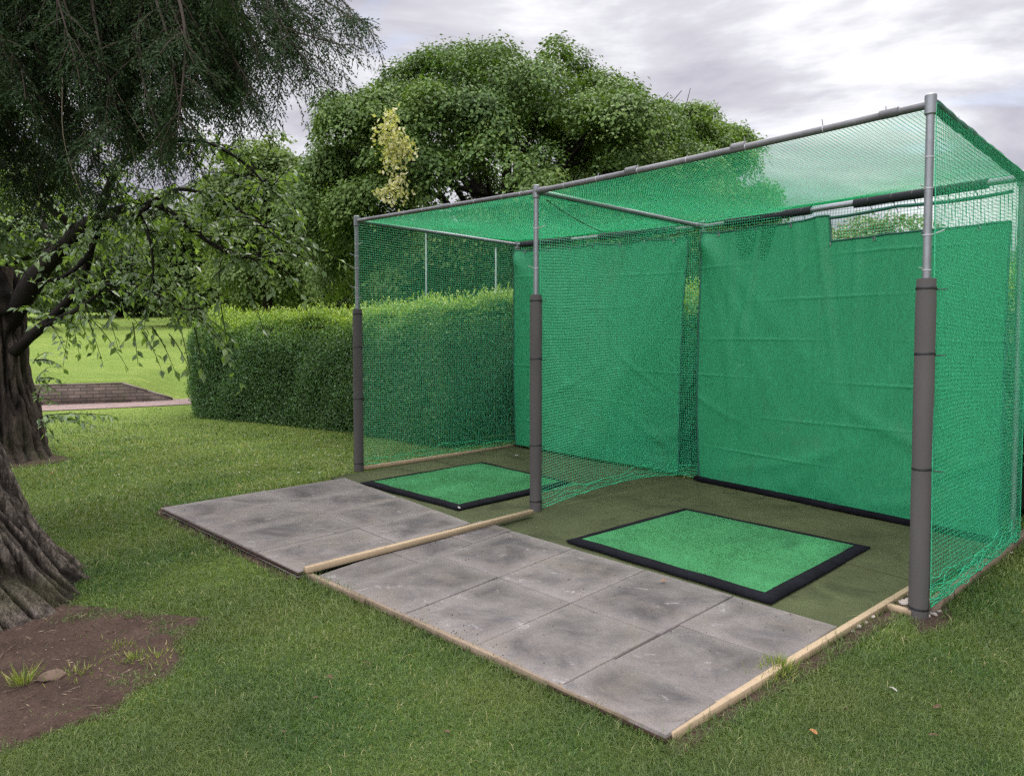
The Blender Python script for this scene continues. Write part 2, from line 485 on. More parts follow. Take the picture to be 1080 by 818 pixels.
def hz(x, y):
    x = np.asarray(x, float); y = np.asarray(y, float)
    z = SLOPE * np.minimum(y, 400)
    dx, dy = x - WALL_A[0], y - WALL_A[1]
    d = dx * wnor[0] + dy * wnor[1]; s = dx * wdir[0] + dy * wdir[1]
    L = np.linalg.norm(WALL_B - WALL_A)
    lift = .38 * (1 - sstep(L - .05, L + .9, s))
    z = z + np.where(d > 0, lift * sstep(.05, .28, d) * 1.0, 0)
    z = z + .33 * sstep(L - .05, L + .9, s) * sstep(.3, 5.0, d) * (1 - lift / .38)
    z = z + .028 * np.clip(d - 1.0, 0, 50)
    # far beyond the crest the park levels off
    z = np.where(y > 75, z - (SLOPE + .02) * np.clip(y - 75, 0, 325) * sstep(75, 120, y), z)
    return z

def frange(a, b, st):
    return list(np.arange(a, b, st))
xs = np.array(frange(-400, -60, 20) + frange(-60, -14, 2.0) + frange(-14, -4, .14) + frange(-4, 10, .35) + frange(10, 60, 2.5) + frange(60, 401, 20))
ys = np.array(frange(-60, -4, 4) + frange(-4, 10.5, .35) + frange(10.5, 16, .12) + frange(16, 40, .8) + frange(40, 150, 3) + frange(150, 600, 25))
XX, YY = np.meshgrid(xs, ys)
wob = sines(14, .012, .8, 4.5, 3)
ZZ = hz(XX, YY) - .008 + np.minimum(wob(XX, YY), .004)
nx, ny = len(xs), len(ys)
idx = np.arange(nx * ny).reshape(ny, nx)
Fq = np.stack([idx[:-1, :-1], idx[:-1, 1:], idx[1:, 1:], idx[1:, :-1]], -1).reshape(-1, 4)
shade_fade = sstep(4.5, 11.5, np.hypot(XX + .5, (YY - 2.5)) + .5 * sines(10, 1.0, .5, 2.5, 17)(XX, YY))  # mask of the painted tree shade, strongest near the viewer, gone farther off
tag(np_mesh('lawn', np.stack([XX, YY, ZZ], -1).reshape(-1, 3), Fq, 4, M['ground'], smooth=True, attrs={'shade_fade': shade_fade.ravel()}), 'sloping mown green lawn of the park', 'lawn', kind='structure')

# ------------------------------------------------------------------ key points
H = .03       # level of slabs and floor above the lawn
FL, FM, FR = G(378.5, 496), G(565, 539), G(968.5, 649)
BL, BM, BR = G(545.5, 471), G(738, 505), G(1067, 574)
def raise_to(b, v):
    return np.array([b[0], b[1], topz(b, v)])
FLt, FMt, FRt = raise_to(FL, 233), raise_to(FM, 202), raise_to(FR, 110)
BLt, BMt, BRt = raise_to(BL, 258), raise_to(BM, 239), raise_to(BR, 188)

# ------------------------------------------------------------------ the cage frame
def lerp(a, b, t): return np.asarray(a) * (1 - t) + np.asarray(b) * t

frame = empty('net_cage_frame', FM)
tag(frame, 'grey tubular steel frame of the two bay golf practice cage', 'cage frame')

def local(o):
    """parent keeps world place: shift mesh by the thing's origin"""
    return o
def part(mb, name, mat, smooth=True, parent=frame, auto=40):
    return mb.build(name, mat, parent, smooth, origin=parent_origin(parent), auto=auto)
def parent_origin(p):
    o = np.zeros(3)
    while p is not None:
        o += np.array(p.location); p = p.parent
    return o

def tie_ring(c, axis, r, w=.008, tail=0, tdir=None):
    mb = MB(); axis = nrm(axis)
    mb.tube([c - axis * w, c - axis * w * .6, c + axis * w * .6, c + axis * w], [r * .98, r, r, r * .98], 14)
    if tail:
        td = nrm(tdir)
        mb.tube([c + td * r * .7, c + td * (r + tail * .5) + axis * .008, c + td * (r + tail) + axis * tail * .3], [.0035, .003, .0025], 5)
    return mb

def post(base, top, pad_v=None, ties=(), wties=()):
    mb = MB(); up = np.array([0, 0, 1.0])
    mb.tube([base + up * -.05, base + up * .3, lerp(base, top, .5), top + up * .02], .0205, 14)
    mb.tube([top - up * .055, top - up * .05, top + up * .045, top + up * .05], [.023, .029, .029, .023], 14)   # clamp
    p = part(mb, 'post', M['galv'])
    if pad_v:
        zt = topz(base, pad_v)
        f = MB(); n = 14
        zz = np.linspace(base[2] - .01, zt, n)
        rr = np.full(n, .049) + rng.normal(0, .0007, n); rr[-1] = .046
        f.tube([np.array([base[0], base[1], z]) for z in zz], rr, 22)
        part(f, 'foam_padding', M['foam'], parent=p)
        for v in ties:
            c = np.array([base[0], base[1], topz(base, v)])
            part(tie_ring(c, up + rng.normal(0, .04, 3), 0.0515, .007, .05, np.array([.7, -.5, -.2])), 'cable_tie', M['tie_black'], parent=p)
    for v in wties:
        c = np.array([base[0], base[1], topz(base, v)])
        part(tie_ring(c, up, .023, .003, random.uniform(.02, .06), np.array([random.choice([-1, 1]), -.3, .1])), 'cable_tie', M['tie_white'], parent=p)
    return p

post(FL, FLt, 326, (331, 366, 420, 488), (258, 270, 283, 304, 314))
post(FM, FMt, 311, (317, 378, 469, 528), (241, 283))
post(FR, FRt, 294, (304, 373, 494, 640), (166, 199, 248, 285))
for b, t in ((BL, BLt), (BM, BMt), (BR, BRt)):
    post(b, t)

def rail(a, b, r, mat, n_white=0, sag=.0, joint=()):
    mb = MB()
    pts = [lerp(a, b, t) - np.array([0, 0, sag * 4 * t * (1 - t)]) for t in np.linspace(0, 1, 12)]
    mb.tube(pts, r, 14)
    for t in joint:
        d = nrm(b - a); c = lerp(a, b, t)
        mb.tube([c - d * .05, c - d * .045, c + d * .045, c + d * .05], [r, r * 1.22, r * 1.22, r], 14)
    p = part(mb, 'rail', mat)
    for k in range(n_white):
        t = (k + .6 + rng.uniform(-.2, .2)) / n_white
        c = lerp(a, b, t) - np.array([0, 0, sag * 4 * t * (1 - t)])
        part(tie_ring(c, b - a, r * 1.06, .0028, random.uniform(.015, .04) if rng.random() < .6 else .006, np.array([rng.uniform(-.6, .1), -.3, 1])), 'cable_tie', M['tie_white'], parent=p)
    return p

def sleeve(p, a, b, t0, t1, r, mat, nt=3):
    mb = MB(); ts = np.linspace(t0, t1, 8)
    mb.tube([lerp(a, b, t) for t in ts], r, 18)
    part(mb, 'foam_sleeve', mat, parent=p)
    for k in range(nt):
        t = t0 + (t1 - t0) * (k + .5 + rng.uniform(-.15, .15)) / nt
        part(tie_ring(lerp(a, b, t), b - a, r * 1.05, .006, .08, np.array([.1, -.2, -1])), 'cable_tie', M['tie_black'], parent=p)

rail(FLt, FMt, .019, M['rail_grey'], 8, .0, (.55,))
r2 = rail(FMt, FRt, .021, M['rail_grey'], 7, .012, (.02, .33, .62, .93))
rb1 = rail(BLt, BMt, .021, M['galv'])
sleeve(rb1, BLt, BMt, .03, .34, .036, M['foam_dark']); sleeve(rb1, BLt, BMt, .5, .88, .036, M['foam_dark'], 4)
rb2 = rail(BMt, BRt, .021, M['galv'])
sleeve(rb2, BMt, BRt, .10, .42, .036, M['foam_dark'], 4); sleeve(rb2, BMt, BRt, .56, .92, .036, M['foam_dark'], 5)
rail(FLt, BLt, .020, M['galv'], 6); rail(FMt, BMt, .021, M['galv'], 0, 0, (.03, .97)); rail(FRt, BRt, .022, M['rail_grey'], 7)

# ------------------------------------------------------------------ nets
def net_cords(TL, TR, BRc, BLc, cell, r, seed, sag=.03, warp=.012, sagvec=(0, 0, 0), bottom=None, step=.05):
    """knotted mesh of thin cords over a quad; real tubes of three sides"""
    TL, TR, BRc, BLc = (np.asarray(p, float) for p in (TL, TR, BRc, BLc))
    w = max(np.linalg.norm(TR - TL), np.linalg.norm(BRc - BLc)); h = max(np.linalg.norm(BLc - TL), np.linalg.norm(BRc - TR))
    nor = nrm(np.cross(TR - TL, BLc - TL))
    f1 = sines(10, warp, 1.0, 6.0, seed); f2 = sines(10, warp, 1.0, 7.0, seed + 1); f3 = sines(8, sag, .6, 3.2, seed + 2)
    sv = np.asarray(sagvec, float)
    def S(u, v):
        x, y = u * w, v * h
        ed = np.clip(np.minimum(np.minimum(u, 1 - u) * w, np.minimum(v, 1 - v) * h) / .25, 0, 1)
        uu = u + f1(x, y) / w * ed; vv = v + f2(x, y) / h * ed
        if bottom is not None:
            vv = vv * (1 - bottom(uu))
        P = (TL * ((1 - uu) * (1 - vv))[..., None] + TR * (uu * (1 - vv))[..., None] + BRc * (uu * vv)[..., None] + BLc * ((1 - uu) * vv)[..., None])
        P = P + nor * (f3(x, y) * ed)[..., None] + sv * (16 * u * (1 - u) * v * (1 - v))[..., None]
        return P
    Vs, Fs, n0 = [], [], 0
    nu, nv = int(w / cell), int(h / cell)
    for along in (0, 1):
        ncord = (nv if along == 0 else nu) + 1
        seg = max(8, int((w if along == 0 else h) / step))
        c = np.linspace(0, 1, ncord)[:, None] * np.ones(seg + 1)[None, :]
        t = np.ones(ncord)[:, None] * np.linspace(0, 1, seg + 1)[None, :]
        P = S(t, c) if along == 0 else S(c, t)
        T = nrm(np.gradient(P, axis=1)); A = nrm(np.cross(T, nor)); B = np.cross(T, A)
        ring = []
        for k in range(3):
            a = 2 * math.pi * k / 3 + along
            ring.append(P + (A * math.cos(a) + B * math.sin(a)) * r)
        V = np.stack(ring, 2).reshape(-1, 3)
        base = (np.arange(ncord)[:, None] * (seg + 1) + np.arange(seg)[None, :]).ravel() * 3 + n0
        for k in range(3):
            k2 = (k + 1) % 3
            Fs.append(np.stack([base + k, base + k2, base + 3 + k2, base + 3 + k], 1))
        Vs.append(V); n0 += len(V)
    return np.vstack(Vs), np.vstack(Fs), S

CELL = .0238
def net(name, quad, label, seed, r=.0015, edge_r=.004, hem=None, **kw):
    TL, TR, BRc, BLc = quad
    org = np.asarray(TL, float)
    V, Fc, S = net_cords(TL, TR, BRc, BLc, CELL, r, seed, **kw)
    o = np_mesh(name, V, Fc, 4, M['cord'], None, True, origin=org)
    tag(o, label, 'netting', 'green mesh nets of the practice cage')
    mb = MB()
    t = np.linspace(0, 1, 40)
    for (u, v) in ((t, t * 0), (t, t * 0 + 1), (t * 0, t), (t * 0 + 1, t)):
        mb.tube(S(u, v), edge_r, 6)
    c = mb.build('edge_rope', M['cord'], o, True, origin=org)
    if hem:
        hm = MB(); r0 = np.random.default_rng(seed + 9)
        for k in range(hem):
            ph = r0.uniform(0, 6, 3)
            tt = np.linspace(0, 1, 90)
            P = S(tt, 1 - .004 - (.045 * (k / hem)) * (1 + .4 * np.sin(tt * 9 + ph[0])))
            P = P + np.stack([np.sin(tt * 40 + ph[0]) * .008, np.sin(tt * 47 + ph[1]) * .008 - .008, np.sin(tt * 33 + ph[2]) * .012], 1)
            hm.tube(P, .0028, 4)
        hm.build('gathered_hem', M['cord'], o, True, origin=org)
    return o

up = np.array([0, 0, 1.0])
def out_shift(p, q, away, d):
    n = np.array([-(q - p)[1], (q - p)[0], 0]); n = n / np.linalg.norm(n)
    if np.dot(n, away) < 0: n = -n
    return n * d

rightaway = np.array([.7, -.7, 0]); leftaway = -rightaway; backaway = np.array([.7, .7, 0])
oR = out_shift(FR, BR, rightaway, .045); oL = out_shift(FL, BL, leftaway, .04); oB = out_shift(BL, BR, backaway, .07)
net('side_net', (FRt + oR * .6 + up * .0, BRt + oR + up * .0, BR + oR + up * .05, FR + oR * 1.3 + up * .06), 'green mesh net of the right outer side, behind the thickest grey post', 21, hem=11, sag=.02, edge_r=.003, r=.0016)
wr = MB(); sn_ = bpy.data.objects['side_net']; so_ = np.array(sn_.location)
wr.tube([lerp(FRt, BRt, t) + oR * .12 + up * (.003 * math.sin(t * 23)) for t in np.linspace(.012, .99, 40)], .030 + .002 * np.sin(np.linspace(0, 60, 40)), 14)
wr.build('rolled_edge', M['hem_light'], sn_, True, origin=so_)
net('side_net', (FLt + oL, BLt + oL, BL + oL + up * .03, FL + oL + up * .03), 'green mesh net of the left outer side, in front of the dark hedge', 31, hem=3, sag=.012)
net('divider_net', (FMt - up * .03 + np.array([.03, .0, 0]), BMt - up * .03, BM + up * .05, FM + up * .02 + np.array([.05, .03, 0])), 'green mesh net dividing the two bays, hung behind the middle post', 41, hem=4, sag=.03,
    bottom=lambda u: .035 * np.sin(np.clip(u, 0, 1) * math.pi) + 0 * u)
net('roof_net', (FLt + up * .0, FMt + up * .0, BMt + up * .035, BLt + up * .035), 'green mesh roof net over the left bay', 51, sag=.02, sagvec=(0, 0, -.045))
net('roof_net', (FMt + up * .0, FRt + up * .0, BRt + up * .035, BMt + up * .035), 'green mesh roof net over the right bay, sky seen through it', 61, sag=.02, sagvec=(0, 0, -.045))
net('back_net', (BLt + oB, BRt + oB, BR + oB + up * .03, BL + oB + up * .03), 'green mesh net along the back, behind both hanging sheets', 71, sag=.015, r=.0021)

# slack cord below the middle rail
mb = MB(); ts = np.linspace(0, 1, 24)
mb.tube([lerp(FMt, BMt, .05 + .9 * t) - up * (.05 + .22 * math.sin(math.pi * t) * (1 - .3 * t)) for t in ts], .004, 6)
part(mb, 'slack_cord', M['tie_black'])

# ------------------------------------------------------------------ hanging sheets
def sheet(name, TLp, TRp, BRp, BLp, label, seed, topcut=None, nu=240, nv=280, lean=0.0):
    w = np.linalg.norm(TRp - TLp); h = np.linalg.norm(BLp - TLp)
    U, Vv = np.meshgrid(np.linspace(0, 1, nu), np.linspace(0, 1, nv))
    v0 = topcut(U) if topcut is not None else 0 * U
    VV = v0 + (1 - v0) * Vv
    nor = nrm(np.cross(TRp - TLp, BLp - TLp))
    if nor[1] > 0: nor = -nor
    P = TLp * ((1 - U) * (1 - VV))[..., None] + TRp * (U * (1 - VV))[..., None] + BRp * (U * VV)[..., None] + BLp * ((1 - U) * VV)[..., None]
    x, y = U * w, VV * h
    f = sines(9, .016, .8, 3.2, seed); f2 = sines(12, .004, 3, 11, seed + 1)
    d = f(x, y) + f2(x, y)
    wob = sines(4, .018, .7, 2.2, seed + 2)
    for k in range(1, 8):                       # fold creases left from the packet
        yc = k * .335 + wob(x, y * 0 + k)
        e = (y - yc)
        d = d + .0052 * (.5 + .5 * np.sin(x * 3.1 + k * 2)) * np.exp(-(e / .009) ** 2)
    for k in range(1, int(w / .6) + 1):
        e = x - k * .6 - .02 * np.sin(y * 2 + k)
        d = d + .0035 * np.exp(-(e / .012) ** 2)
    for (cx0, cy0, ang, amp, wd) in ((0, 0, 62, .03, .07), (0, 0, 74, .026, .06), (0, .05, 45, .018, .08), (w, 0, 118, .02, .07), (w * .5, h, -60, .03, .12), (w * .35, h, -48, .022, .1)):
        a = R(ang); dx, dy = math.cos(a), math.sin(a)
        s = (x - cx0) * dx + (y - cy0) * dy; e = -(x - cx0) * dy + (y - cy0) * dx
        d = d + amp * np.exp(-(e / wd) ** 2) * np.exp(-np.clip(s, 0, 9) / .9) * sstep(-.05, .15, s)
    rs = np.random.default_rng(seed + 5)
    for k in range(1, int(w / .3)):             # folds falling from the ties
        xc = k * .3 + rs.uniform(-.06, .06); ln = rs.uniform(.35, 1.5); sl = rs.uniform(-.18, .18); am = rs.uniform(.008, .028)
        e = x - xc - sl * y
        d = d + am * (np.exp(-(e / .035) ** 2) - .6 * np.exp(-((e - .07) / .05) ** 2)) * np.exp(-y / ln)
    for k in range(5):                          # slack swags low down
        xc, yc = rs.uniform(.1, w - .1), rs.uniform(.55, .95) * h; a = R(rs.uniform(-35, 35)); wd = rs.uniform(.03, .07); lg = rs.uniform(.3, .7)
        s_ = (x - xc) * math.cos(a) + (y - yc) * math.sin(a); e = -(x - xc) * math.sin(a) + (y - yc) * math.cos(a) + .12 * s_ ** 2
        d = d + rs.uniform(.005, .014) * np.exp(-(e / wd) ** 2) * np.exp(-(s_ / lg) ** 2)
    d = d + .022 * np.sin(x * 7.5 + .8 * np.sin(y * 1.3)) * sstep(1.3, .1, y) * .6
    d = d + .05 * np.sin(math.pi * np.clip(VV, 0, 1)) * lean
    d = d - .06 * sstep(.93, 1, VV) * 0
    scal = .02 * np.abs(np.sin(U * w * 5.2)) * sstep(.06, 0, Vv) * (v0 < .02)
    P = P + nor * d[..., None] - up * scal[..., None]
    org = BLp
    I = np.arange(nu * nv).reshape(nv, nu)
    F_ = np.stack([I[:-1, :-1], I[:-1, 1:], I[1:, 1:], I[1:, :-1]], -1).reshape(-1, 4)
    o = np_mesh(name, P.reshape(-1, 3), F_, 4, M['sheet'], None, True, origin=org)
    md = o.modifiers.new('thick', 'SOLIDIFY'); md.thickness = .003; md.offset = 0
    tag(o, label, 'hanging sheet', 'green sheets hung at the back of the bays')
    hm = MB()
    hm.tube(P[0], .009, 7); hm.tube(P[:, 0], .009, 7); hm.tube(P[:, -1], .008, 7)
    hm.build('hem', M['hem'], o, True, origin=org)
    for k in range(7):
        ii = int((k + .5) / 7 * (nu - 1)); c_ = P[3, ii] + nor * .006
        ey = MB(); a_ = np.linspace(0, 2 * math.pi, 13); e1 = nrm(P[3, min(ii + 1, nu - 1)] - P[3, ii - 1])
        ey.tube([c_ + (e1 * math.cos(t) + up * math.sin(t)) * .012 for t in a_], .004, 6)
        ey.build('eyelet', M['galv'], o, True, origin=org)
    return o, P

inw = -oB / np.linalg.norm(oB) * .05
t0, t1 = .025, .985
sheet('backdrop_sheet', lerp(BLt, BMt, .015) + inw - up * .075, lerp(BLt, BMt, .955) + inw - up * .085, lerp(BL, BM, .93) + inw * 2 + up * .035, lerp(BL, BM, .03) + inw * 2 + up * .045,
      'green sheet at the back of the left bay, seen through the divider net', 81, lean=1)
shR, PR = sheet('backdrop_sheet', lerp(BMt, BRt, .015) + inw - up * .07, lerp(BMt, BRt, .985) + inw - up * .075, lerp(BM, BR, .985) + inw * 2.2 + up * .04, lerp(BM, BR, .03) + inw * 2.2 + up * .05,
      'creased green sheet at the back of the right bay, behind the larger mat', 91,
      topcut=lambda u: .092 * (sstep(.492, .496, u)), lean=1)
# header rope that carries the lowered half of the sheet
mb = MB(); org = parent_origin(shR)
a, b = lerp(BMt, BRt, .015) + inw - up * .075, lerp(BMt, BRt, .985) + inw - up * .08
mb.tube([lerp(a, b, t) - up * .02 * abs(math.sin(t * 9)) for t in np.linspace(.49, 1, 30)], .013, 8)
mb.build('header_rope', M['hem'], shR, True, origin=org)

# ------------------------------------------------------------------ floor, slabs, timbers, mats
def bil(q, u, v):
    u = np.asarray(u, float)[..., None]; v = np.asarray(v, float)[..., None]
    return q[0] * (1 - u) * (1 - v) + q[1] * u * (1 - v) + q[2] * u * v + q[3] * (1 - u) * v

def sheet_floor(name, q, mat, nu, nv, amp, thick, seed, uvs=True):
    U, Vv = np.meshgrid(np.linspace(0, 1, nu), np.linspace(0, 1, nv))
    P = bil(q, U, Vv)
    f = sines(10, amp, 1.5, 6, seed)
    P[..., 2] += f(P[..., 0], P[..., 1])
    I = np.arange(nu * nv).reshape(nv, nu)
    F_ = np.stack([I[:-1, :-1], I[:-1, 1:], I[1:, 1:], I[1:, :-1]], -1).reshape(-1, 4)
    o = np_mesh(name, P.reshape(-1, 3), F_, 4, mat, None, True)
    md = o.modifiers.new('thick', 'SOLIDIFY'); md.thickness = thick; md.offset = -1
    return o

Hs = .035
q_right_slabs = [G(335, 606, Hs), G(702, 776, Hs), G(884, 660, Hs), G(507, 549, Hs)]     # front-left, front-right, back-right, back-left
q_left_slabs = [G(171, 535, Hs + .02), G(314, 602, Hs + .02), G(497, 551, Hs), G(364, 503, Hs)]

# artificial turf floor, two strips with a lap between them
ff0, ff1 = G(372, 499, .012), G(890, 664, .012)
bb0, bb1 = BL + up * .012 + oB * .3, BR + up * .012 + oB * .3
fl_back = [lerp(ff0, bb0, .0), lerp(ff1, bb1, .0), bb1, bb0]
front_ext0 = ff0 - nrm(bb0 - ff0) * .25; front_ext1 = ff1 - nrm(bb1 - ff1) * .22
cut = .46
q1 = [front_ext0, front_ext1, lerp(ff1, bb1, cut), lerp(ff0, bb0, cut)]
q2 = [lerp(ff0, bb0, cut - .03) + up * .006, lerp(ff1, bb1, cut - .03) + up * .006, bb1 + up * .006, bb0 + up * .006]
tag(sheet_floor('artificial_turf_floor', q1, M['carpet'], 90, 40, .0035, .01, 5), 'olive artificial turf floor of the bays, front strip', 'floor', kind='structure')
tag(sheet_floor('artificial_turf_floor', q2, M['carpet'], 90, 40, .0035, .01, 6), 'olive artificial turf floor of the bays, back strip', 'floor', kind='structure')

def slabs(parts_):
    V, F_, UVs, tone = [], [], [], []
    n0 = 0
    for (q, u0, u1, v0, v1, gap) in parts_:
        wq = np.linalg.norm(q[1] - q[0]); hq = np.linalg.norm(q[3] - q[0])
        gap = random.choice([.001, .002, .004, .005])
        gu, gv = gap / wq / 2, gap / hq / 2
        dz = rng.normal(0, .0012, 4) + rng.normal(0, .002); tn = rng.random()
        cs = [(u0 + gu, v0 + gv), (u1 - gu, v0 + gv), (u1 - gu, v1 - gv), (u0 + gu, v1 - gv)]
        gj = rng.uniform(0, .0018, 8); cs = [(a + (gj[i] if i in (0, 3) else -gj[i]), b + (gj[i + 4] if i in (0, 1) else -gj[i + 4])) for i, (a, b) in enumerate(cs)]
        top = [bil(q, *c) + up * dz[i] for i, c in enumerate(cs)]
        cen = sum(top) / 4
        ch = [t + nrm(cen - t) * .006 for t in top]
        ring = [ch, [t - up * .005 for t in top], [t - up * .04 for t in top]]
        VV = np.vstack([np.array(r) for r in ring])
        uvq = [(0.01, 0.01), (.99, 0.01), (.99, .99), (0.01, .99)]
        ou, ov = rng.integers(0, 50, 2)
        for _ in range(3): UVs += [(a + ou, b + ov) for a, b in uvq]
        tone += [tn] * 12
        fs = [[0, 1, 2, 3]]
        for lv in range(2):
            for i in range(4):
                j = (i + 1) % 4
                fs.append([lv * 4 + i, (lv + 1) * 4 + i, (lv + 1) * 4 + j, lv * 4 + j])
        V.append(VV); F_ += [[i + n0 for i in f] for f in fs]; n0 += 12
    flat = [i for f in F_ for i in f]
    return np_mesh('pavement', np.vstack(V), flat, [4] * len(F_), M['slab'], None, attrs={'tone': tone}, uv=UVs)
L = []
us = [0, .25, .5, .755, 1]
for i in range(4):
    for (a, b) in ((0, .52), (.52, 1)):
        L.append((q_left_slabs, us[i], us[i + 1], a, b, .0035))
usr = [0, .125, .345, .565, .785, 1]
fr = {0: (0, .38, .72, 1), 1: (0, .5, 1), 2: (0, .5, 1), 3: (0, .5, 1), 4: (0, .25, .62, 1)}
for i in range(5):
    vs = fr[i]
    for a, b in zip(vs[:-1], vs[1:]):
        L.append((q_right_slabs, usr[i], usr[i + 1], a, b, .0035))
tag(slabs(L), 'weathered grey concrete paving slabs in front of the bays', 'pavement', kind='structure')
# bedding under the joints
for q in (q_left_slabs, q_right_slabs):
    mb = MB(); s = np.array([0, 0, .014])
    mb.prism([p - up * .03 for p in q], up * .018)
    tag(mb.build('slab_bedding', M['dirt']), 'soil and sand bedding under the paving slabs', 'soil', kind='structure')

def timber(a, b, w, h, label, mat, name='timber_edging', cat='timber', group='timbers edging the bays and slabs', mid=0):
    mb = MB()
    org = (np.asarray(a) + np.asarray(b)) / 2
    mb.beam(a, b, w, h, up=np.cross(np.cross(b - a, up), b - a))
    o = mb.build(name, mat, None, False, origin=org)
    return tag(o, label, cat, group)

timber(G(322, 604, .04), G(561, 542, .036), .044, .036, 'pale sawn timber laid between the two slab areas up to the middle post', M['timber'], 'timber_beam')
timber(G(325, 610, .0), G(386, 637, .0), .034, .037, 'short weathered plank edging the slabs beside the pale timber end', M['timber_old'])
timber(G(388, 637, .0), G(702, 782, .0), .028, .036, 'long timber strip along the lawn edge of the right slabs', M['timber_old'])
timber(G(707, 780, .0), G(966, 621, .0), .036, .034, 'pale timber strip along the right end of the slabs, ending at the thickest post', M['timber'])
timber(G(172, 539, -.01), G(306, 601, -.01), .035, .032, 'thin dirty plank lying in the soil along the left slabs', M['timber_old'])
timber(FL + (oL * .2) + up * .0, BL + oL * .2, .05, .035, 'timber under the left side net', M['timber'])
timber(FR + oR * .6 - nrm(BR - FR) * -.08, BR + oR * .6 + nrm(BR - FR) * .4, .05, .055, 'timber under the right side net on the lawn', M['timber_old'])
timber(G(933, 641, 0), G(962, 649, 0), .04, .03, 'short pale timber offcut beside the thickest post base', M['timber'])

# black rubber strip at the foot of the right sheet
mb = MB()
a, b = lerp(BM, BR, .02) + inw * 2.6 + up * .022, lerp(BM, BR, .96) + inw * 2.6 + up * .022
mb.beam(a, b, .09, .035)
tag(mb.build('rubber_strip', M['rubber'], origin=a), 'black rubber strip along the foot of the right sheet', 'rubber strip')

def golf_mat(c0, c1, c2, c3, label, bw=.076):
    """c0 left-front, c1 right-front, c2 right-back, c3 left-back outer corners on the floor"""
    q = [np.asarray(c, float) for c in (c0, c1, c2, c3)]
    cen = sum(q) / 4
    root = empty('golf_mat', cen); tag(root, label, 'golf mat', 'green hitting mats in the two bays')
    # inset rectangle
    def inset(d):
        w = np.linalg.norm(q[1] - q[0]); h = np.linalg.norm(q[3] - q[0])
        return [bil(q, a, b) for a, b in ((d / w, d / h), (1 - d / w, d / h), (1 - d / w, 1 - d / h), (d / w, 1 - d / h))]
    nU = 36
    zt = .025
    U, Vv = np.meshgrid(np.linspace(0, 1, nU), np.linspace(0, 1, nU))
    P = bil(inset(bw), U, Vv) + up * (zt - .004)
    f = sines(8, .0015, 2, 8, 77); P[..., 2] += f(P[..., 0], P[..., 1])
    I = np.arange(nU * nU).reshape(nU, nU)
    F_ = np.stack([I[:-1, :-1], I[:-1, 1:], I[1:, 1:], I[1:, :-1]], -1).reshape(-1, 4)
    o = np_mesh('turf_surface', P.reshape(-1, 3), F_, 4, M['turf'], root, True, origin=cen)
    # short fibres standing on the surface
    nf = 42000
    uu, vv = rng.random(nf), rng.random(nf)
    Pf = bil(inset(bw + .004), uu, vv) + up * (zt - .005)
    Df = nrm(rng.normal(0, .45, (nf, 3)) + up); 
    fib = leaves('turf_fibre', Pf - cen, Df, rand_dirs(nf), rng.uniform(.003, .007, nf), rng.uniform(.003, .005, nf), rng.random(nf), M['turf_fibre'], root, 0)
    fib['kind'] = 'stuff'
    # bevelled rubber border, four mitred strips as one frame
    out_, top_, in_ = inset(0), inset(.05), inset(bw)
    V = [p for p in out_] + [p + up * .012 for p in out_] + [p + up * zt for p in top_] + [p + up * zt for p in in_] + [p + up * .01 for p in in_]
    V = np.array(V)
    F2 = []
    for lv in range(4):
        for i in range(4):
            j = (i + 1) % 4
            F2.append([lv * 4 + i, lv * 4 + j, (lv + 1) * 4 + j, (lv + 1) * 4 + i])
    # subdivide for a slightly wavy rubber edge
    mb = MB(); mb.add(V, F2)
    b = mb.build('rubber_border', M['rubber'], root, False, origin=cen)
    bm = bmesh.new(); bm.from_mesh(b.data)
    bmesh.ops.subdivide_edges(bm, edges=[e for e in bm.edges if e.calc_length() > .5], cuts=24)
    ff = sines(8, .004, 4, 16, 13)
    for vtx in bm.verts:
        x, y, z = vtx.co
        vtx.co.z += float(ff(x, y)) * .5
        dd = float(ff(x + 9, y)) ; vtx.co.x += dd; vtx.co.y += dd * .6
    bm.to_mesh(b.data); bm.free()
    return root
M['turf_fibre'] = leaf_mat('turf_fibre', [(0, (.022, .115, .042)), (.6, (.044, .19, .072)), (.97, (.065, .26, .11)), (1, (.12, .3, .15))], .25, .5, .25)
golf_mat(G(597, 571, .022), G(813, 637, .022), G(918, 578, .022), G(722, 537, .022), 'larger green hitting mat with black rubber border in the right bay')
golf_mat(G(380, 510, .022), G(484, 538, .022), G(604, 510, .022), G(508, 488, .022), 'smaller looking green hitting mat in the left bay beside the middle post')

# ------------------------------------------------------------------ dirt, path, wall
def poly_depth(X, Y, poly):
    """distance to the outline, positive inside"""
    poly = np.asarray(poly, float); d = np.full(np.shape(X), 1e9)
    for a, b in zip(poly, np.roll(poly, -1, 0)):
        e = b - a; t = np.clip(((X - a[0]) * e[0] + (Y - a[1]) * e[1]) / max(1e-9, e @ e), 0, 1)
        d = np.minimum(d, np.hypot(X - a[0] - t * e[0], Y - a[1] - t * e[1]))
    return np.where(inside_poly(X, Y, poly), d, -d)

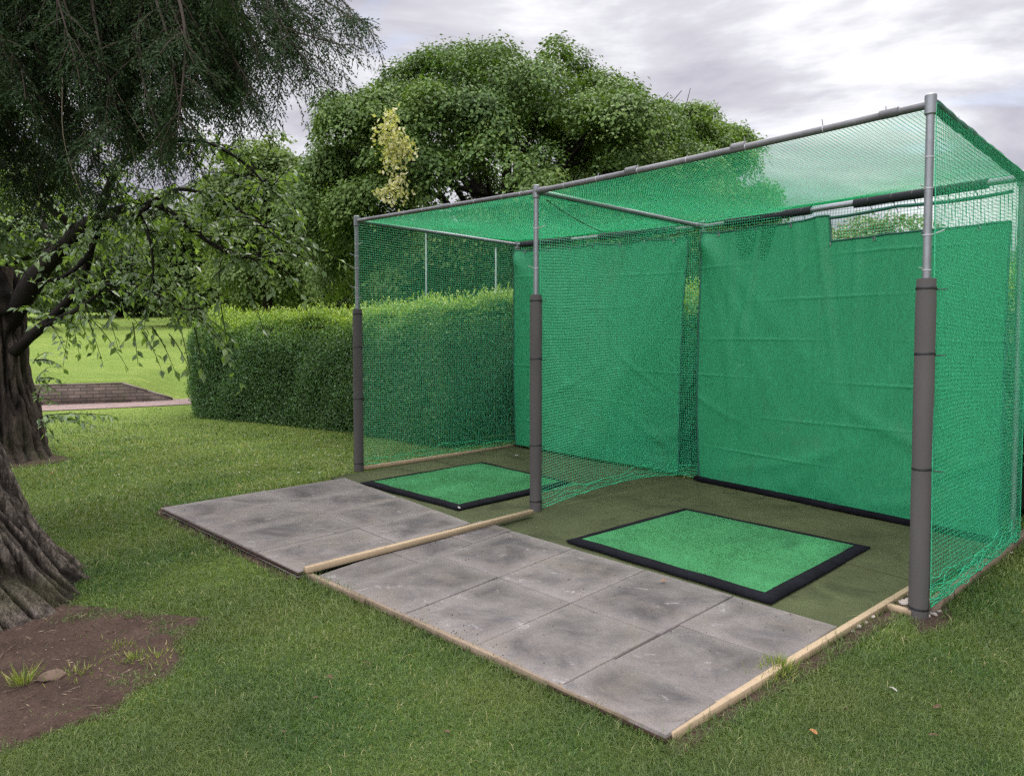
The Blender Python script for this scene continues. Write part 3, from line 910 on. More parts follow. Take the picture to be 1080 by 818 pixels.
def irregular_sheet(name, poly, mat, label, cat, lift=.006, res=.05, amp=.012, seed=1, kind='structure', grow=.07):
    """sheet following the ground inside a polygon, dipping under the turf at its rim"""
    poly = np.asarray(poly, float)
    x0, y0 = poly.min(0) - grow - res; x1, y1 = poly.max(0) + grow + res
    gx = np.arange(x0, x1 + res, res); gy = np.arange(y0, y1 + res, res)
    X, Y = np.meshgrid(gx, gy)
    dep = poly_depth(X, Y, poly)
    f = sines(14, amp, 4, 26, seed + 2); f9 = sines(14, amp * .4, 20, 70, seed + 3)
    Z = hz(X, Y) + lift - .026 * np.clip(-dep / grow, 0, 1.3) + np.maximum(f(X, Y) + f9(X, Y), -.006) * np.clip(dep / .05 + .6, 0, 1)
    I = np.arange(X.size).reshape(X.shape)
    ins = dep > -grow
    ok = ins[:-1, :-1] & ins[:-1, 1:] & ins[1:, 1:] & ins[1:, :-1]
    F_ = np.stack([I[:-1, :-1], I[:-1, 1:], I[1:, 1:], I[1:, :-1]], -1)[ok]
    used = np.unique(F_); mp = -np.ones(X.size, int); mp[used] = np.arange(len(used))
    V = np.stack([X, Y, Z], -1).reshape(-1, 3)[used]
    return tag(np_mesh(name, V, mp[F_].ravel(), 4, mat, None, True), label, cat, kind=kind)

def inside_poly(X, Y, poly):
    ins = np.zeros(np.shape(X), bool); n = len(poly); j = n - 1
    for i in range(n):
        xi, yi = poly[i]; xj, yj = poly[j]
        c = ((yi > Y) != (yj > Y)) & (X < (xj - xi) * (Y - yi) / (yj - yi + 1e-12) + xi)
        ins ^= c; j = i
    return ins

dirt_px = [(-60, 800), (0, 788), (25, 780), (70, 761), (110, 750), (124, 738), (140, 722), (172, 711), (186, 694), (178, 680), (212, 652), (175, 650), (120, 643), (80, 640), (30, 620)]
dirt_poly = [tuple(G(u, v)[:2]) for u, v in dirt_px] + [(-3.4, 4.6), (-4.2, 4.4), (-4.3, 3.2), (-3.6, 2.4), (-2.6, 2.2)]
irregular_sheet('dirt_patch', dirt_poly, M['dirt'], 'bare brown soil around the foot of the near tree', 'soil', res=.022, amp=.014)
edge_poly = [tuple(G(u, v)[:2]) for u, v in ((163, 541), (306, 611), (322, 606), (176, 532))]
irregular_sheet('dirt_strip', edge_poly, M['dirt'], 'strip of bare soil along the front of the left slabs', 'soil', lift=.004, res=.016, amp=.006, seed=4, grow=.03)
edge2_poly = [tuple(G(u, v)[:2]) for u, v in ((698, 784), (716, 794), (775, 756), (830, 722), (868, 700), (955, 646), (972, 668), (1006, 657), (1000, 640), (960, 622))]
irregular_sheet('dirt_strip', edge2_poly, M['dirt'], 'strip of bare soil along the right end of the slabs', 'soil', lift=.003, res=.02, amp=.008, seed=5, grow=.03)
cherry_poly = [tuple(G(u, v)[:2]) for u, v in ((-60, 500), (20, 492), (60, 487), (75, 483), (50, 478), (0, 472), (-60, 470))]
irregular_sheet('dirt_patch', cherry_poly, M['dirt'], 'small bare ring of soil round the farther trunk', 'soil', lift=.005, res=.05, amp=.01, seed=8)

# path
pc = [(-30, 6.8), (-14, 10.55), (-8.2, 12.52), (-6.4, 13.25), (-5.4, 13.85), (-3.5, 15.6), (0, 19), (6, 25), (20, 34)]
pc = np.array(pc)
s = np.concatenate([[0], np.cumsum(np.linalg.norm(np.diff(pc, axis=0), axis=1))])
tt = np.linspace(0, s[-1], 260)
cx_, cy_ = np.interp(tt, s, pc[:, 0]), np.interp(tt, s, pc[:, 1])
for _ in range(6):
    cx_[1:-1] = (cx_[:-2] + cx_[1:-1] * 2 + cx_[2:]) / 4; cy_[1:-1] = (cy_[:-2] + cy_[1:-1] * 2 + cy_[2:]) / 4
td = nrm(np.gradient(np.stack([cx_, cy_], 1), axis=0)); tn = np.stack([-td[:, 1], td[:, 0]], 1)
rows = []
for k in np.linspace(-.46, .46, 9):
    x, y = cx_ + tn[:, 0] * k, cy_ + tn[:, 1] * k
    rows.append(np.stack([x, y, hz(x, y) + .02 - .012 * (k / .46) ** 2], 1))
P = np.stack(rows, 1); I = np.arange(P.shape[0] * 9).reshape(-1, 9)
F_ = np.stack([I[:-1, :-1], I[:-1, 1:], I[1:, 1:], I[1:, :-1]], -1).reshape(-1, 4)
tag(np_mesh('path', P.reshape(-1, 3), F_, 4, M['path'], None, True), 'pinkish gravel path in front of the brick wall', 'path', kind='structure')

# retaining wall
def wall():
    root = empty('retaining_wall', (WALL_B[0], WALL_B[1], float(hz(*WALL_B))))
    tag(root, 'low dark brick retaining wall with a sloping end beside the path', 'wall')
    org = np.array(root.location)
    pts = [lerp(WALL_A, WALL_B, t) for t in np.linspace(-1.2, 1, 14)] + [lerp(WALL_B, WALL_C, t) for t in (.5, 1.0)]
    pts = np.array(pts); s = np.concatenate([[0], np.cumsum(np.linalg.norm(np.diff(pts, axis=0), axis=1))])
    hgt = np.where(np.arange(len(pts)) <= 13, .355, 0.0); hgt[14] = .2; hgt[15] = .05
    V, UV = [], []
    for p, ss, hh in zip(pts, s, hgt):
        z0 = float(hz(p[0] + .3 * -wnor[0], p[1] + .3 * -wnor[1])) 
        fr = p - wnor * .1; bk = p + wnor * .1
        for (q, z, uu, vv) in ((fr, z0 - .15, ss, -.15), (fr, z0 + hh, ss, hh), (bk, z0 + hh, ss, hh + .2), (bk, z0 - .15, ss, hh + .7)):
            V.append((q[0], q[1], z)); UV.append((uu, vv))
    F_ = []
    for i in range(len(pts) - 1):
        for k in range(4):
            k2 = (k + 1) % 4
            F_.append([i * 4 + k, i * 4 + k2, (i + 1) * 4 + k2, (i + 1) * 4 + k])
    F_.append([0, 1, 2, 3]); n = len(pts) - 1; F_.append([n * 4 + 3, n * 4 + 2, n * 4 + 1, n * 4])
    np_mesh('brickwork', V, [i for f in F_ for i in f], 4, M['brick'], root, origin=org, uv=UV)
    mb = MB()
    for i in range(len(pts) - 1):
        a = np.array([*pts[i], V[i * 4 + 1][2] + .003]); b = np.array([*pts[i + 1], V[(i + 1) * 4 + 1][2] + .003])
        mb.beam(a, a + (b - a) * .995, .205, .022, up=(0, 0, 1))
    mb.build('coping', M['mortar'], root, origin=org)
wall()

# ------------------------------------------------------------------ hedge
hp = np.array([(-4.2, 13.3), (-4.9, 12.6), (-5.15, 11.95), (-4.95, 11.4), (-4.2, 11.05), (-3.2, 10.55), (-2.1, 9.8), (-1.3, 9.1), (-.85, 8.75), (-.5, 9.0), (-.1, 9.35), (.15, 9.4), (.6, 8.95), (2.15, 7.4), (3.95, 5.6), (6, 3.6), (9, .6)])
hs = np.concatenate([[0], np.cumsum(np.linalg.norm(np.diff(hp, axis=0), axis=1))])
hshift = np.array([.55, .95])
def hedge_front(sv):
    return np.stack([np.interp(sv, hs, hp[:, 0]), np.interp(sv, hs, hp[:, 1])], -1)
hbump = sines(14, .05, 1.5, 9, 50); hbump2 = sines(10, .06, 1.0, 6, 51)
def hheight(sv):
    return 1.55 + .27 * sstep(3.5, 9.0, sv) + .12 * sstep(9, 14, sv)
def hedge_surf(sv, c):
    """c in 0..1 front foot -> front top, 1..2 across the top, 2..3 back"""
    f = hedge_front(sv); Hh = hheight(sv)
    w = np.where(c < 1, .10 * (1 - np.sin(np.clip(c, 0, 1) * math.pi * .62)) * .8 + .13 * sstep(.72, 1, c), np.where(c < 2, .13 + .77 * (c - 1), .9 + .1 * (c - 2)))
    hh = np.where(c < 1, c * Hh * (1 - .06 * sstep(.8, 1, c)), np.where(c < 2, Hh * (.94 + .07 * np.sin((c - 1) * math.pi)), Hh * (.94 - .94 * (c - 2))))
    x = f[..., 0] + hshift[0] * w; y = f[..., 1] + hshift[1] * w
    z = hz(f[..., 0], f[..., 1]) + hh
    dn = hbump(sv * 1.0, c * 1.6) 
    x = x - .5 * dn; y = y - .86 * dn; z = z + np.where((c > .9) & (c < 2.1), hbump2(sv, c), 0)
    return np.stack([x, y, z], -1)

hedge = empty('hedge', (hp[4][0], hp[4][1], float(hz(*hp[4]))))
tag(hedge, 'long clipped dark green hedge with bright new growth on top, behind the cage', 'hedge')
horg = np.array(hedge.location)
sv, cc = np.meshgrid(np.linspace(0, hs[-1], 160), np.linspace(0, 3, 40))
P = hedge_surf(sv, cc)
# core slightly inside
cen = np.stack([np.interp(sv, hs, hp[:, 0]) + hshift[0] * .5, np.interp(sv, hs, hp[:, 1]) + hshift[1] * .5, hz(hedge_front(sv)[..., 0], hedge_front(sv)[..., 1]) + .8], -1)
P = P + nrm(cen - P) * .10
I = np.arange(P.shape[0] * P.shape[1]).reshape(P.shape[:2])
F_ = np.stack([I[:-1, :-1], I[:-1, 1:], I[1:, 1:], I[1:, :-1]], -1).reshape(-1, 4)
np_mesh('twigs', P.reshape(-1, 3), F_, 4, M['hedge_core'], hedge, True, origin=horg)
def hedge_leaves(n, s0, s1, c0, c1, l0, l1, young):
    sv = rng.uniform(s0, s1, n); c = rng.uniform(c0, c1, n)
    e = 1e-3
    P = hedge_surf(sv, c); a = hedge_surf(sv + e, c) - P; b = hedge_surf(sv, c + e) - P
    N = nrm(np.cross(a, b)); 
    cen = np.stack([hedge_front(sv)[:, 0] + hshift[0] * .5, hedge_front(sv)[:, 1] + hshift[1] * .5, P[:, 2] * 0 + hz(*hedge_front(sv).T) + .8], -1)
    N = N * np.sign((N * (P - cen)).sum(1, keepdims=True))
    P = P + N * rng.normal(-.02, .035, n)[:, None]
    D = nrm(N * .5 + rand_dirs(n) * .8 + up * .45)
    rnd = np.clip(rng.beta(2, 3.2, n) * .55 + young * sstep(.62, 1.0, c) * (1 - sstep(2.0, 2.2, c)) * rng.uniform(.35, .9, n), 0, 1)
    Lf = rng.uniform(l0, l1, n)
    return P, D, nrm(N + rand_dirs(n) * .9), Lf, Lf * rng.uniform(.42, .6, n), rnd
sets = [hedge_leaves(120000, 0, 9.5, 0, 1.06, .022, .042, .6), hedge_leaves(60000, 0, 9.5, 1, 1.8, .025, .045, .9), hedge_leaves(45000, 9.5, hs[-1], 0.2, 1.8, .03, .06, .9), hedge_leaves(9000, 0, hs[-1], 1.8, 3, .04, .07, .4)]
# upright new shoots on top
ns = 2600
sv = rng.uniform(0, hs[-1], ns); c = rng.uniform(.96, 1.9, ns); P0 = hedge_surf(sv, c)
shootD = nrm(up + rng.normal(0, .22, (ns, 3))); Ls = rng.uniform(.05, .2, ns)
for k in range(9):
    t = (k + 1) / 9
    P = P0 + shootD * (Ls * t)[:, None]
    a = rng.uniform(0, 6.28, ns); rad = np.stack([np.cos(a), np.sin(a), np.zeros(ns)], 1)
    D = nrm(rad + shootD * .9); Lf = rng.uniform(.022, .042, ns)
    sets.append((P, D, nrm(shootD + rand_dirs(ns) * .5), Lf, Lf * .48, np.clip(.5 + .4 * t + rng.normal(0, .1, ns), 0, 1)))
P, D, N, Lf, Wf, rnd = (np.concatenate([s_[i] for s_ in sets]) for i in range(6))
leaves('foliage', P - horg, D, N, Lf, Wf, rnd, M['hedge'], hedge)

# ------------------------------------------------------------------ trees
def spline(pts, n):
    pts = np.asarray(pts, float); m = len(pts)
    if m == 2: return np.array([lerp(pts[0], pts[1], t) for t in np.linspace(0, 1, n)])
    P = np.vstack([2 * pts[0] - pts[1], pts, 2 * pts[-1] - pts[-2]])
    out_ = []
    for x in np.linspace(0, m - 1 - 1e-9, n):
        i = int(x); t = x - i; p0, p1, p2, p3 = P[i:i + 4]
        out_.append(.5 * ((2 * p1) + (-p0 + p2) * t + (2 * p0 - 5 * p1 + 4 * p2 - p3) * t * t + (-p0 + 3 * p1 - 3 * p2 + p3) * t ** 3))
    return np.array(out_)

def crown_tree(name, base, ccen, rad, n_clump, n_leaf, lsz, mat, label, seed, clump_r=(.5, .95), trunk_r=.25, limb_n=40, low=-.95, group=None, lobes=.16, droop=.45, flat=.45, inner=.25, barkmat='bark', cat='tree', boughs=0, bough_r=1.1):
    global rng
    rng0 = rng; rng = np.random.default_rng(seed)
    base = np.asarray(base, float); ccen = np.asarray(ccen, float); rad = np.asarray(rad, float)
    root = empty(name, base); tag(root, label, cat, group)
    f = sines(10, lobes, 1.6, 4.5, seed)
    d = rand_dirs(int(n_clump * 1.5)); d = d[d[:, 2] > low][:n_clump]; m = len(d)
    az = np.arctan2(d[:, 1], d[:, 0]); el = np.arcsin(d[:, 2])
    rr = np.where(rng.random(m) < inner, rng.uniform(.35, .8, m), rng.uniform(.82, 1.0, m)) * (1 + f(az * np.cos(el) * 1.5, el * 2))
    C = ccen + d * rad * rr[:, None]
    if boughs:
        ga = math.pi * (3 - math.sqrt(5)); kk = np.arange(boughs * 2)
        bz = 1 - (kk + .5) / boughs; bd_ = np.stack([np.sqrt(np.maximum(0, 1 - bz ** 2)) * np.cos(kk * ga), np.sqrt(np.maximum(0, 1 - bz ** 2)) * np.sin(kk * ga), bz], 1)
        bd_ = bd_[(np.abs(bz) < 1) & (bz > low)]; bd_ = nrm(bd_ + rng.normal(0, .13, bd_.shape)); nb_ = len(bd_)
        baz = np.arctan2(bd_[:, 1], bd_[:, 0]); bel = np.arcsin(np.clip(bd_[:, 2], -1, 1))
        bc = ccen + bd_ * rad * (rng.uniform(.66, .94, nb_) * (1 + f(baz * np.cos(bel) * 1.5, bel * 2)))[:, None]
        bs = rng.uniform(.75, 1.35, nb_) * bough_r
        bi = rng.integers(0, nb_, n_clump); m = n_clump
        dm = nrm(rng.normal(size=(m, 3)) + bd_[bi] * .9 + up * .75)
        C = bc[bi] + dm * (bs[bi] * rng.uniform(.75, 1.05, m))[:, None] * np.array([1.1, 1.1, .58])
        d = nrm(dm * .7 + bd_[bi] * .5)
    cr = rng.uniform(*clump_r, m)
    cu = nrm(d * .55 + up * .85 + rng.normal(0, .15, (m, 3)))
    # leaves in domed sprays
    per = np.maximum(8, (n_leaf * cr ** 2 / (cr ** 2).sum()).astype(int))
    ci = np.repeat(np.arange(m), per); n = len(ci)
    a = rng.uniform(0, 6.283, n); r = np.sqrt(rng.random(n)) * (1 + .25 * rng.normal(size=n)) ; r = np.abs(r)
    e1 = nrm(np.cross(cu, np.array([.31, .95, .05]))); e2 = np.cross(cu, e1)
    radial = e1[ci] * np.cos(a)[:, None] + e2[ci] * np.sin(a)[:, None]
    crr = cr[ci]
    P = C[ci] + radial * (r * crr)[:, None] + cu[ci] * ((-droop * r * r + rng.normal(0, .16, n) + .2 * flat * rng.normal(size=n)) * crr)[:, None]
    N = nrm(cu[ci] * 1.0 + radial * .45 + up * .3 + rand_dirs(n) * .42)
    D = nrm(radial * .8 - up * .35 + rand_dirs(n) * .6)
    L = rng.uniform(.5, 1.35, n) * lsz
    tone = rng.normal(0, .12, m)
    rnd = np.clip(rng.beta(2.2, 2.8, n) + tone[ci], 0, 1)
    leaves('crown', P - base, D, N, L, L * rng.uniform(.7, .95, n), rnd, M[mat], root, .12, curl=.15)
    mb = MB()
    top = ccen + np.array([0, 0, rad[2] * .55])
    tp = spline([base - up * .2, lerp(base, ccen, .45) + rng.normal(0, .06, 3) * rad[0] * .2, ccen + rng.normal(0, .1, 3), top], 26)
    tr = np.interp(np.linspace(0, 1, 26), [0, .06, .12, .5, 1], [trunk_r * 1.6, trunk_r * 1.15, trunk_r, trunk_r * .6, trunk_r * .1])
    mb.tube(tp, tr, 12)
    for k in rng.choice(m, min(limb_n, m), replace=False):
        t = rng.uniform(.28, .8); s0 = tp[int(t * 25)]; e = C[k]
        mid = lerp(s0, e, .55) + up * rng.uniform(-.1, .25) * np.linalg.norm(e - s0) * .3 + rng.normal(0, .12, 3)
        lp = spline([s0, mid, e], 9)
        mb.tube(lp, np.linspace(trunk_r * .28, .012, 9), 6)
        for q in range(2):
            e2_ = e + rng.normal(0, .6, 3) * cr[k]
            mb.tube(spline([lp[6], lerp(lp[6], e2_, .5) + rng.normal(0, .05, 3), e2_], 5), np.linspace(.018, .006, 5), 5)
    mb.build('trunk', M[barkmat], root, True, origin=base)
    rng = rng0
    return root, C

def gp(x, y): return np.array([x, y, float(hz(x, y)) - .05])
# large maple
Ym = 17.0
mc = At(533, 222, Ym)
maple, mC = crown_tree('maple_tree', gp(mc[0] + .2, Ym), mc, (4.35, 4.0, 3.2), 860, 380000, .070, 'maple', 'large dark green maple with a rounded crown and one cream spray, behind the hedge', 101, (.28, .58), .3, 70, -.75, lobes=.035, droop=.5, boughs=104, bough_r=.95)
# cream-leaved spray on the maple
pv = []
for (u, v, y, rr_, n_) in ((412, 122, 12.35, .16, 90), (408, 138, 12.35, .22, 170), (416, 152, 12.35, .27, 260), (424, 160, 12.35, .2, 150), (414, 172, 12.35, .2, 110), (420, 188, 12.35, .14, 60), (416, 201, 12.35, .24, 170), (405, 204, 12.35, .15, 70), (428, 150, 12.35, .16, 60)):
    c = At(u, v, y); q = c + rng.normal(0, rr_ * .5, (n_, 3)) * np.array([1, .7, .8]); pv.append(q[rng.random(len(q)) < .72])
q = np.vstack(pv); n = len(q)
o = leaves('cream_spray', q - np.array(maple.location), nrm(rand_dirs(n) - up * .3), nrm(rand_dirs(n) + up), rng.uniform(.05, .10, n), rng.uniform(.035, .07, n), rng.random(n), M['pale'], maple, .12)
o['label'] = 'cream coloured variegated spray of leaves'
# lighter tree behind, to the right
c2 = At(690, 226, 21)
crown_tree('lime_tree', gp(c2[0], 21), c2, (2.75, 2.7, 2.9), 480, 170000, .085, 'maple_light', 'lighter green tree right of the maple, partly seen through the roof net', 103, (.28, .55), .28, 50, -.8, lobes=.12, boughs=56, bough_r=.9)
# pale poplar like tree left of the maple
c3 = At(280, 238, 27)
crown_tree('poplar_tree', gp(c3[0], 27), c3, (2.0, 1.9, 3.1), 230, 44000, .13, 'far_bright', 'slender mid green tree just left of the maple, beyond the cherry leaves', 105, (.4, .75), .2, 36, -.9, lobes=.2)
c3 = At(322, 262, 29)
crown_tree('poplar_tree', gp(c3[0], 29), c3, (1.5, 1.5, 2.3), 150, 26000, .13, 'far_bright', 'short pale green tree tucked against the left edge of the maple', 106, (.4, .7), .15, 24, -.9, lobes=.2)
# park trees along the far edge of the lawn
far = [(-30, 200, 30, 4.2, 4.6, 'far_leaf_dark', 'broad dark park tree, largest of those behind the farther trunk'),
       (20, 262, 42, 3.6, 3.4, 'far_leaf_dark', 'dark park tree seen between the trunk and its limbs'),
       (75, 282, 58, 4.2, 3.6, 'far_leaf', 'pale round tree at the far edge of the lawn, left of the gap'),
       (125, 285, 48, 3.2, 3.0, 'far_leaf_dark', 'dark round tree at the far edge of the lawn, above the brick wall end'),
       (178, 282, 52, 4.0, 3.6, 'far_leaf', 'pale tree at the far edge of the lawn behind the hanging cherry sprigs'),
       (236, 255, 44, 3.0, 3.9, 'far_leaf_dark', 'tall dark tree above the left end of the hedge'),
       (205, 276, 36, 1.9, 2.4, 'far_leaf', 'narrow pale tree between the cherry leaves and the hedge end'),
       (350, 275, 40, 3.2, 3.2, 'far_leaf_dark', 'dark tree low behind the hedge left of the cage'),
       (440, 285, 46, 4.0, 3.0, 'far_leaf_dark', 'dark tree low behind the maple, seen through the left net'),
       (560, 280, 44, 4.2, 3.0, 'far_leaf', 'pale tree low behind the left bay sheet'),
       (915, 280, 40, 4.5, 2.6, 'far_leaf', 'pale distant tree seen through the open top of the right sheet'),
       (1130, 312, 36, 4.5, 2.6, 'far_leaf_dark', 'dark distant tree at the right behind the cage corner')]
for i, (u, v, y, rw, rh, mt, lb) in enumerate(far):
    c = At(u, v, y)
    crown_tree('park_tree', gp(c[0], y), c, (rw, rw * .9, rh), 130, 20000, .2, mt, lb, 200 + i, (.6, 1.2), .28, 14, -.9, group='park trees beyond the lawn', lobes=.16)

nfw = 60000
fu = rng.uniform(-60, 60, nfw); fyy = 68 + rng.uniform(0, 8, nfw) + .0 * fu
fh = sines(8, .8, .12, .6, 91)(fu, fyy * 0) + 3.6
fz = hz(fu, fyy) + rng.random(nfw) ** .8 * np.clip(fh, 2, 6)
Pw = np.stack([fu, fyy, fz], 1); ow = np.array([0, 70.0, float(hz(0, 70))])
wd_ = leaves('distant_woods', Pw - ow, rand_dirs(nfw), nrm(rand_dirs(nfw) + up * .8 - np.array([0, .6, 0])), rng.uniform(.3, .6, nfw), rng.uniform(.25, .45, nfw), rng.random(nfw), M['far_leaf_dark'], None, .1)
wd_.location = ow; tag(wd_, 'far belt of bushes along the top of the park lawn', 'woods', kind='stuff')

# ------------------------------------------------------------------ near conifer
ctrunk = np.array([-3.21, 4.08]); cz = float(hz(*ctrunk))
con = empty('conifer_tree', (ctrunk[0], ctrunk[1], cz))
tag(con, 'near tree with a thick stringy grey brown trunk and dark feathery drooping foliage overhead', 'tree')
corg = np.array(con.location)
nh, na = 250, 460
zs = np.concatenate([np.linspace(-.15, 1.6, 210), np.linspace(1.66, 7.5, 40)])
an = np.linspace(0, 2 * math.pi, na, endpoint=False)
rad0 = np.interp(zs, [-.15, 0, .1, .2, .42, .65, .9, 1.3, 2.5, 7.5], [.92, .77, .69, .61, .525, .475, .44, .42, .40, .15])
cxs = np.interp(zs, [0, .25, .5, 1, 3, 7.5], [0, -.03, -.09, -.22, -.75, -1.3]); cys = np.interp(zs, [0, 1, 7.5], [0, .02, .3])
V = np.zeros((nh, na, 3)); ridge = np.zeros((nh, na))
for i, z in enumerate(zs):
    for j, a in enumerate(an):
        tw = a + z * .35
        ca, sa = math.cos(tw), math.sin(tw)
        n1 = mn.fractal(Vector((ca * 5.2, sa * 5.2, z * .9)), .9, 2.0, 4)
        wv = .55 * n1
        rg = 1 - abs(mn.noise(Vector((ca * 8.5 + wv * sa, sa * 8.5 - wv * ca, z * 1.7 + 3)))) * 2.6
        rg2 = 1 - abs(mn.noise(Vector((ca * 15 + wv, sa * 15 - wv, z * 1.9)))) * 2.4
        butt = .5 + .5 * math.cos(5 * tw + 1.1 * math.sin(2 * tw) + .6)
        low = max(0.0, 1 - z / .7)
        rr_ = rad0[i] * (1 + .05 * n1 + .075 * low * (butt - .5)) - .07 * max(0, rg) ** 1.6 - .026 * max(0, rg2) ** 1.5
        ridge[i, j] = max(0.0, min(1.0, 1 - .85 * max(0, rg) ** 1.5 - .5 * max(0, rg2) ** 1.5))
        fl = mn.noise(Vector((ca * 15 + wv, sa * 15 - wv, z * 4.2))); fl2 = mn.noise(Vector((ca * 40, sa * 40, z * 22)))
        rr_ += .017 * max(-1.0, min(1.0, fl * 5)) * (1 - .5 * low) + .009 * fl2
        ridge[i, j] *= 1 if fl > -.16 else .55
        V[i, j] = (cxs[i] + rr_ * math.cos(a), cys[i] + rr_ * math.sin(a), z)
I = np.arange(nh * na).reshape(nh, na); In = np.roll(I, -1, 1)
F_ = np.stack([I[:-1], In[:-1], In[1:], I[1:]], -1).reshape(-1, 4)
np_mesh('trunk', V.reshape(-1, 3), F_, 4, M['bark_big'], con, True, attrs={'ridge': ridge.ravel()})

# limbs and hanging sprays
targets = []
def T(u, v, y): targets.append(At(u, v, y))
for (u, v) in ((392, 30), (380, 20), (370, 52), (350, 40), (352, 70), (330, 80), (318, 55), (300, 92), (305, 40), (285, 75), (283, 120), (262, 108), (268, 60), (240, 130), (245, 85), (225, 60), (332, 20), (290, 15), (250, 25)):
    T(u, v, random.uniform(4.4, 5.6))
for k in range(100):
    u = random.uniform(-60, 255); v = random.uniform(-20, 235) * (1 - .0012 * max(0, u))
    T(u, v, random.uniform(3.9, 6.2))
for k in range(16):
    T(random.uniform(-60, 200), random.uniform(130, 250), random.uniform(5.0, 6.6))
mb = MB(); mbp = MB()
LP, LD, LN, LL, LW, LR = [], [], [], [], [], []
mains = []
for k in range(12):
    z0 = random.uniform(3.6, 6.2)
    st = corg + np.array([np.interp(z0, [0, 3, 7.5], [0, -.75, -1.3]), .15, z0])
    e = np.array([random.uniform(-2.4, -.9), random.uniform(4.2, 6.6), random.uniform(4.6, 6.0)])
    sp = spline([st, lerp(st, e, .5) + up * .35, e], 24); mains.append(sp)
    mb.tube(sp, np.linspace(.07, .015, 24), 8)
MP = np.vstack(mains)
for ti, tg in enumerate(targets):
    want = tg + np.array([random.uniform(-1.1, -.1), random.uniform(-.4, .4), random.uniform(.7, 1.7)])
    if ti < 19: want = tg + np.array([random.uniform(-1.5, -.8), random.uniform(-.2, .5), random.uniform(.5, 1.1)])
    st = MP[np.argmin(((MP - want) ** 2).sum(1) + rng.uniform(0, .3, len(MP)))]
    dist = np.linalg.norm(tg - st)
    mid1 = lerp(st, tg, .35) + up * (.18 * dist * random.uniform(.4, 1)) + rng.normal(0, .08, 3); mid2 = lerp(st, tg, .72) + up * (.10 * dist * random.random()) + rng.normal(0, .08, 3)
    sp = spline([st, mid1, mid2, tg], 40)
    mb.tube(sp[::2], np.linspace(.02, .003, 20), 6)
    tg_d = nrm(np.gradient(sp, axis=0))
    nb = int(14 + 9 * dist)
    for b in range(nb):
        t = .2 + .8 * (b + rng.random()) / nb
        i = min(39, int(t * 39)); p0 = sp[i]
        side = nrm(np.cross(tg_d[i], up)) * random.choice([-1, 1])
        bl = random.uniform(.16, .42) * (1.15 - .45 * t)
        bd = nrm(tg_d[i] * random.uniform(.1, 1.0) + side * random.uniform(.3, 1.2) + up * random.uniform(-.8, .2) + rng.normal(0, .3, 3))
        m = 12; ts = np.linspace(0, 1, m)
        bp = p0 + bd * (ts * bl)[:, None] - up * (bl * random.uniform(.15, .55) * ts ** 2)[:, None]
        mb.tube(bp[::3], np.linspace(.004, .0015, 4), 4, cap=False)
        bt = nrm(np.gradient(bp, axis=0))
        # alternate branchlets, each clad in small scale leaves
        for k in range(1, m):
            for sgn in (-1, 1):
                if random.random() < .12: continue
                sd = nrm(np.cross(bt[k], up + rng.normal(0, .25, 3))) * sgn
                q = int(5 + 4 * (1 - ts[k]))
                tl = np.linspace(.08, 1, q); ll = (.05 + .07 * (1 - ts[k])) * random.uniform(.7, 1.2)
                dd = nrm(bt[k] * .9 + sd * .8)
                pts = bp[k] + dd * (tl * ll)[:, None] - up * (ll * .25 * tl ** 2)[:, None]
                LP.append(pts)
                LD.append(nrm(dd - up * (.3 * tl)[:, None] + rng.normal(0, .3, (q, 3))))
                LN.append(nrm(np.cross(dd, sd) + rng.normal(0, .5, (q, 3))))
                LL.append(rng.uniform(.014, .030, q)); LW.append(rng.uniform(.006, .011, q)); LR.append(np.clip(rng.beta(2, 3, q) + .0, 0, 1))
for k in range(15):      # bare pale hanging twigs
    p0 = At(random.uniform(60, 170), random.uniform(10, 110), random.uniform(4.2, 5.0))
    e = p0 + np.array([random.uniform(-.1, .35), random.uniform(-.2, .2), -random.uniform(.3, .8)])
    mbp.tube(spline([p0, lerp(p0, e, .5) + rng.normal(0, .05, 3), e], 10), np.linspace(.004, .0015, 10), 5)
mb.build('branches', M['twig'], con, True, origin=corg)
mbp.build('bare_twigs', M['twig_pale'], con, True, origin=corg)
LP, LD, LN = np.vstack(LP), np.vstack(LD), np.vstack(LN); LL, LW, LR = np.concatenate(LL), np.concatenate(LW), np.concatenate(LR)
leaves('foliage', LP - corg, LD, LN, LL, LW, LR, M['conifer'], con, .1)
print('conifer leaflets', len(LP))

